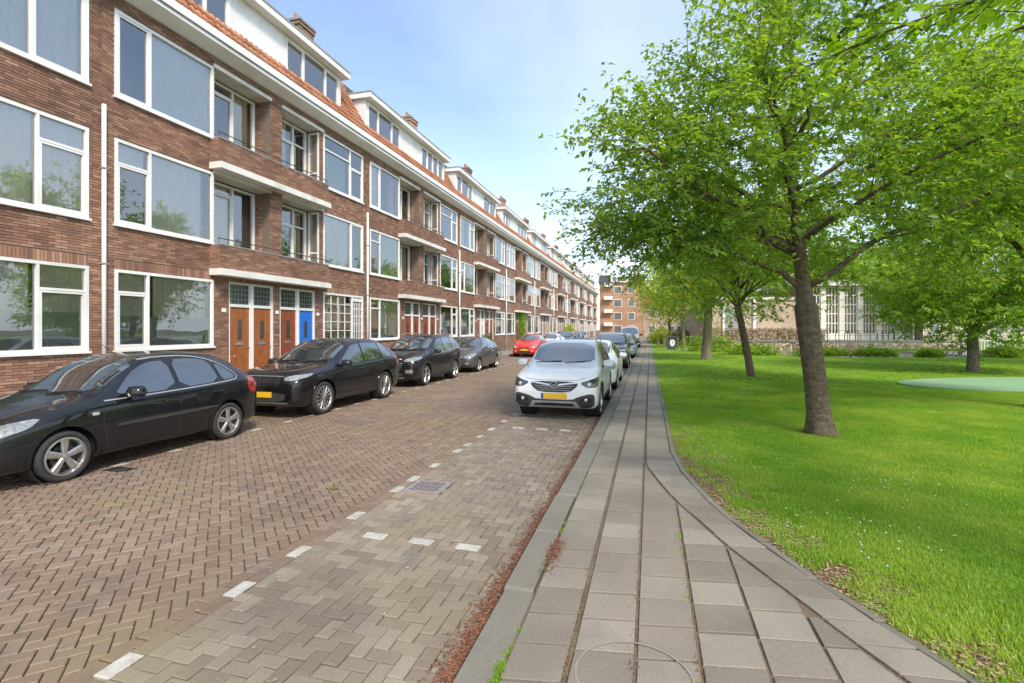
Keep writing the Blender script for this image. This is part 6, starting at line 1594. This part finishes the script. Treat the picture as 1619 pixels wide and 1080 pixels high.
# end-of-street building (orange brick) and neighbours
def endblock(name, X, Y, w_, dpt, h, mat, label, rz, floors, wins, hip=2.2, side=None, roofmat='tile'):
    H = empty(name, (X, Y, 0), label, 'building', rz=rz)
    MB().box(0, w_, 0, dpt, 0, h).build('wall', mat, H)
    m = MB(); m.prism([(-.3, h + .02), (dpt + .3, h + .02), (dpt - 2.5, h + hip), (2.5, h + hip)], -.3, w_ + .3, fn=lambda a, b, q: (q, a, b)); m.build('roof', roofmat, H, fixn=True)
    for f in range(floors):
        z0 = .9 + f * (h - .4) / floors
        for (u, ww) in wins:
            wf = MB(); hh = 1.55
            wf.box(u - .07, u + ww + .07, -.06, .0 - .002, z0 - .07, z0 + hh + .07); wo = wf.build('window', 'white', H)
            g_ = MB(); n = max(1, int(ww / .9))
            for q in range(n): g_.box(u + ww * q / n + .04, u + ww * (q + 1) / n - .04, -.075, -.062, z0 + .04, z0 + hh - .04)
            g_.build('pane', 'glassfar', wo)
    return H
MT['glassfar'] = pmat('far_window_glass', (.10, .11, .11), (.16, .17, .17), .8, .1, spec=.9)
E1 = endblock('end_building', -10.9, 113.5, 9.5, 12, 12.0, 'orangetex', 'orange brick building closing the left side of the street end', 0, 4, [(3.2, 1.6), (6.2, 1.4)], 2.0, roofmat='roofflat')
dm = MB(); dm.box(2.5, 7.4, -.5, 2.5, 12.0, 13.6); d_ = dm.build('dormer', 'white', E1)
for j in range(4): MB().box(2.9 + j * 1.1, 3.7 + j * 1.1, -.52, -.502, 12.3, 13.3).build('dormer_window', 'glassfar', d_)
for j in range(4):
    b_ = MB(); b_.box(1.0, 2.9, -.9, -.002, 2.4 + j * 2.9, 3.2 + j * 2.9); b_.build('balcony', 'white', E1)
endblock('end_building', -1.3, 122, 17, 12, 7.6, 'pavbrick', 'lower orange brick block at the end of the street', 0, 2, [(1 + i * 2.1, 1.4) for i in range(8)], 2.6)
endblock('end_building', 10, 112, 16, 12, 6.2, 'panel', 'white fronted row behind the far park trees', 0, 2, [(1 + i * 2.1, 1.4) for i in range(7)], 2.4)
endblock('end_building', 32, 98, 40, 12, 8.0, 'pavbrick', 'long pale brick row far behind the pavilion trees', R(12), 3, [(1 + i * 2.6, 1.5) for i in range(15)], 2.6)
# bicycle beside the grey hatchback
MT['bikepaint'] = pmat('faded_pink_grey_paint', (.34, .27, .27), None, 5, .4, .3)
def bicycle(X, Y, rz, label):
    o = empty('bicycle', (X, Y, .11), label, 'bicycle', rz=rz); fn = lambda cx: (lambda r, h, th: (cx + r * math.cos(th), h, .34 + r * math.sin(th)))
    for cx in (0, 1.08):
        m = MB(); m.tube([(cx + .325 * math.cos(t), 0, .34 + .325 * math.sin(t)) for t in np.linspace(0, 2 * math.pi, 29)], .018, 6, cap=False); wh = m.build('wheel', 'tyre', o, smooth=True)
        s_ = MB()
        for k in range(14): t = k * math.pi / 7; s_.tube([(cx, 0, .34), (cx + .31 * math.cos(t), 0, .34 + .31 * math.sin(t))], .002, 3)
        s_.tube([(cx, -.05, .34), (cx, .05, .34)], .022, 8); s_.build('spokes', 'chrome', wh)
    f = MB(); A, B_, C_, Dd = (0, 0, .34), (.42, 0, .32), (.30, 0, .82), (.88, 0, .86)
    for p, q in ((A, B_), (A, C_), (B_, C_), (C_, Dd), (B_, (.90, 0, .72)), (Dd, (1.08, 0, .34)), ((.88, 0, .86), (.85, 0, 1.02))): f.tube([p, q], .016, 7)
    f.build('frame', 'bikepaint', o, smooth=True)
    m = MB(); m.tube([(.72, -.28, 1.04), (.85, -.2, 1.06), (.87, 0, 1.03), (.85, .2, 1.06), (.72, .28, 1.04)], .013, 6); m.build('handlebar', 'chrome', o, smooth=True)
    m = MB(); m.prism(rounded([(.12, -.02), (.16, -.09), (.30, -.03), (.42, -.015), (.42, .015), (.30, .03), (.16, .09), (.12, .02)], 1), .90, .96); m.build('saddle', 'dark', o); m = MB(); m.tube([(.30, 0, .8), (.28, 0, .91)], .012, 6); m.build('seat_post', 'chrome', o)
    m = MB(); m.tube([(.42, -.08, .32), (.42, .08, .32)], .02, 6); m.tube([(.42, .08, .32), (.5, .09, .18)], .01, 5); m.box(.46, .56, .08, .16, .16, .19); m.tube([(.42, -.08, .32), (.34, -.09, .46)], .01, 5); m.box(.28, .38, -.16, -.08, .45, .48); m.build('pedals', 'chrome', o)
    m = MB(); m.box(-.2, .2, -.06, .06, .70, .72); m.tube([(-.15, 0, .7), (0, 0, .34)], .008, 5); m.build('rear_rack', 'dark', o); return o
bicycle(-8.1, 24.5, R(75), 'parked bicycle just past the dark grey hatchback')
bicycle(-8.5, 25.4, R(95), 'second parked bicycle standing against the first one')
# grate in the gutter beside the black hatchback
dg2 = empty('gutter_drain', (-6.72, 5.0, 0), 'small cast iron drain next to the front wheel of the black hatchback', 'drain')
for i in range(6): MB().box(-.15 + i * .055, -.125 + i * .055, -.09, .09, -.01, .006).build('bar', 'dark', dg2)
MB().box(-.17, .17, -.10, .10, -.012, .001).build('pit_shade_plate', 'black', dg2)  # shallow black plate paints the shade inside the drain
# green leaf lying on the paving
lf = bpy.data.objects.new('fallen_leaf', lme); lf.location = (-3.55, 5.0, .012); lf.scale = (.13,) * 3; lf.rotation_euler = (.1, -.1, .4); link(lf); tag(lf, 'single fresh green leaf lying on the brown brick road', 'leaf')
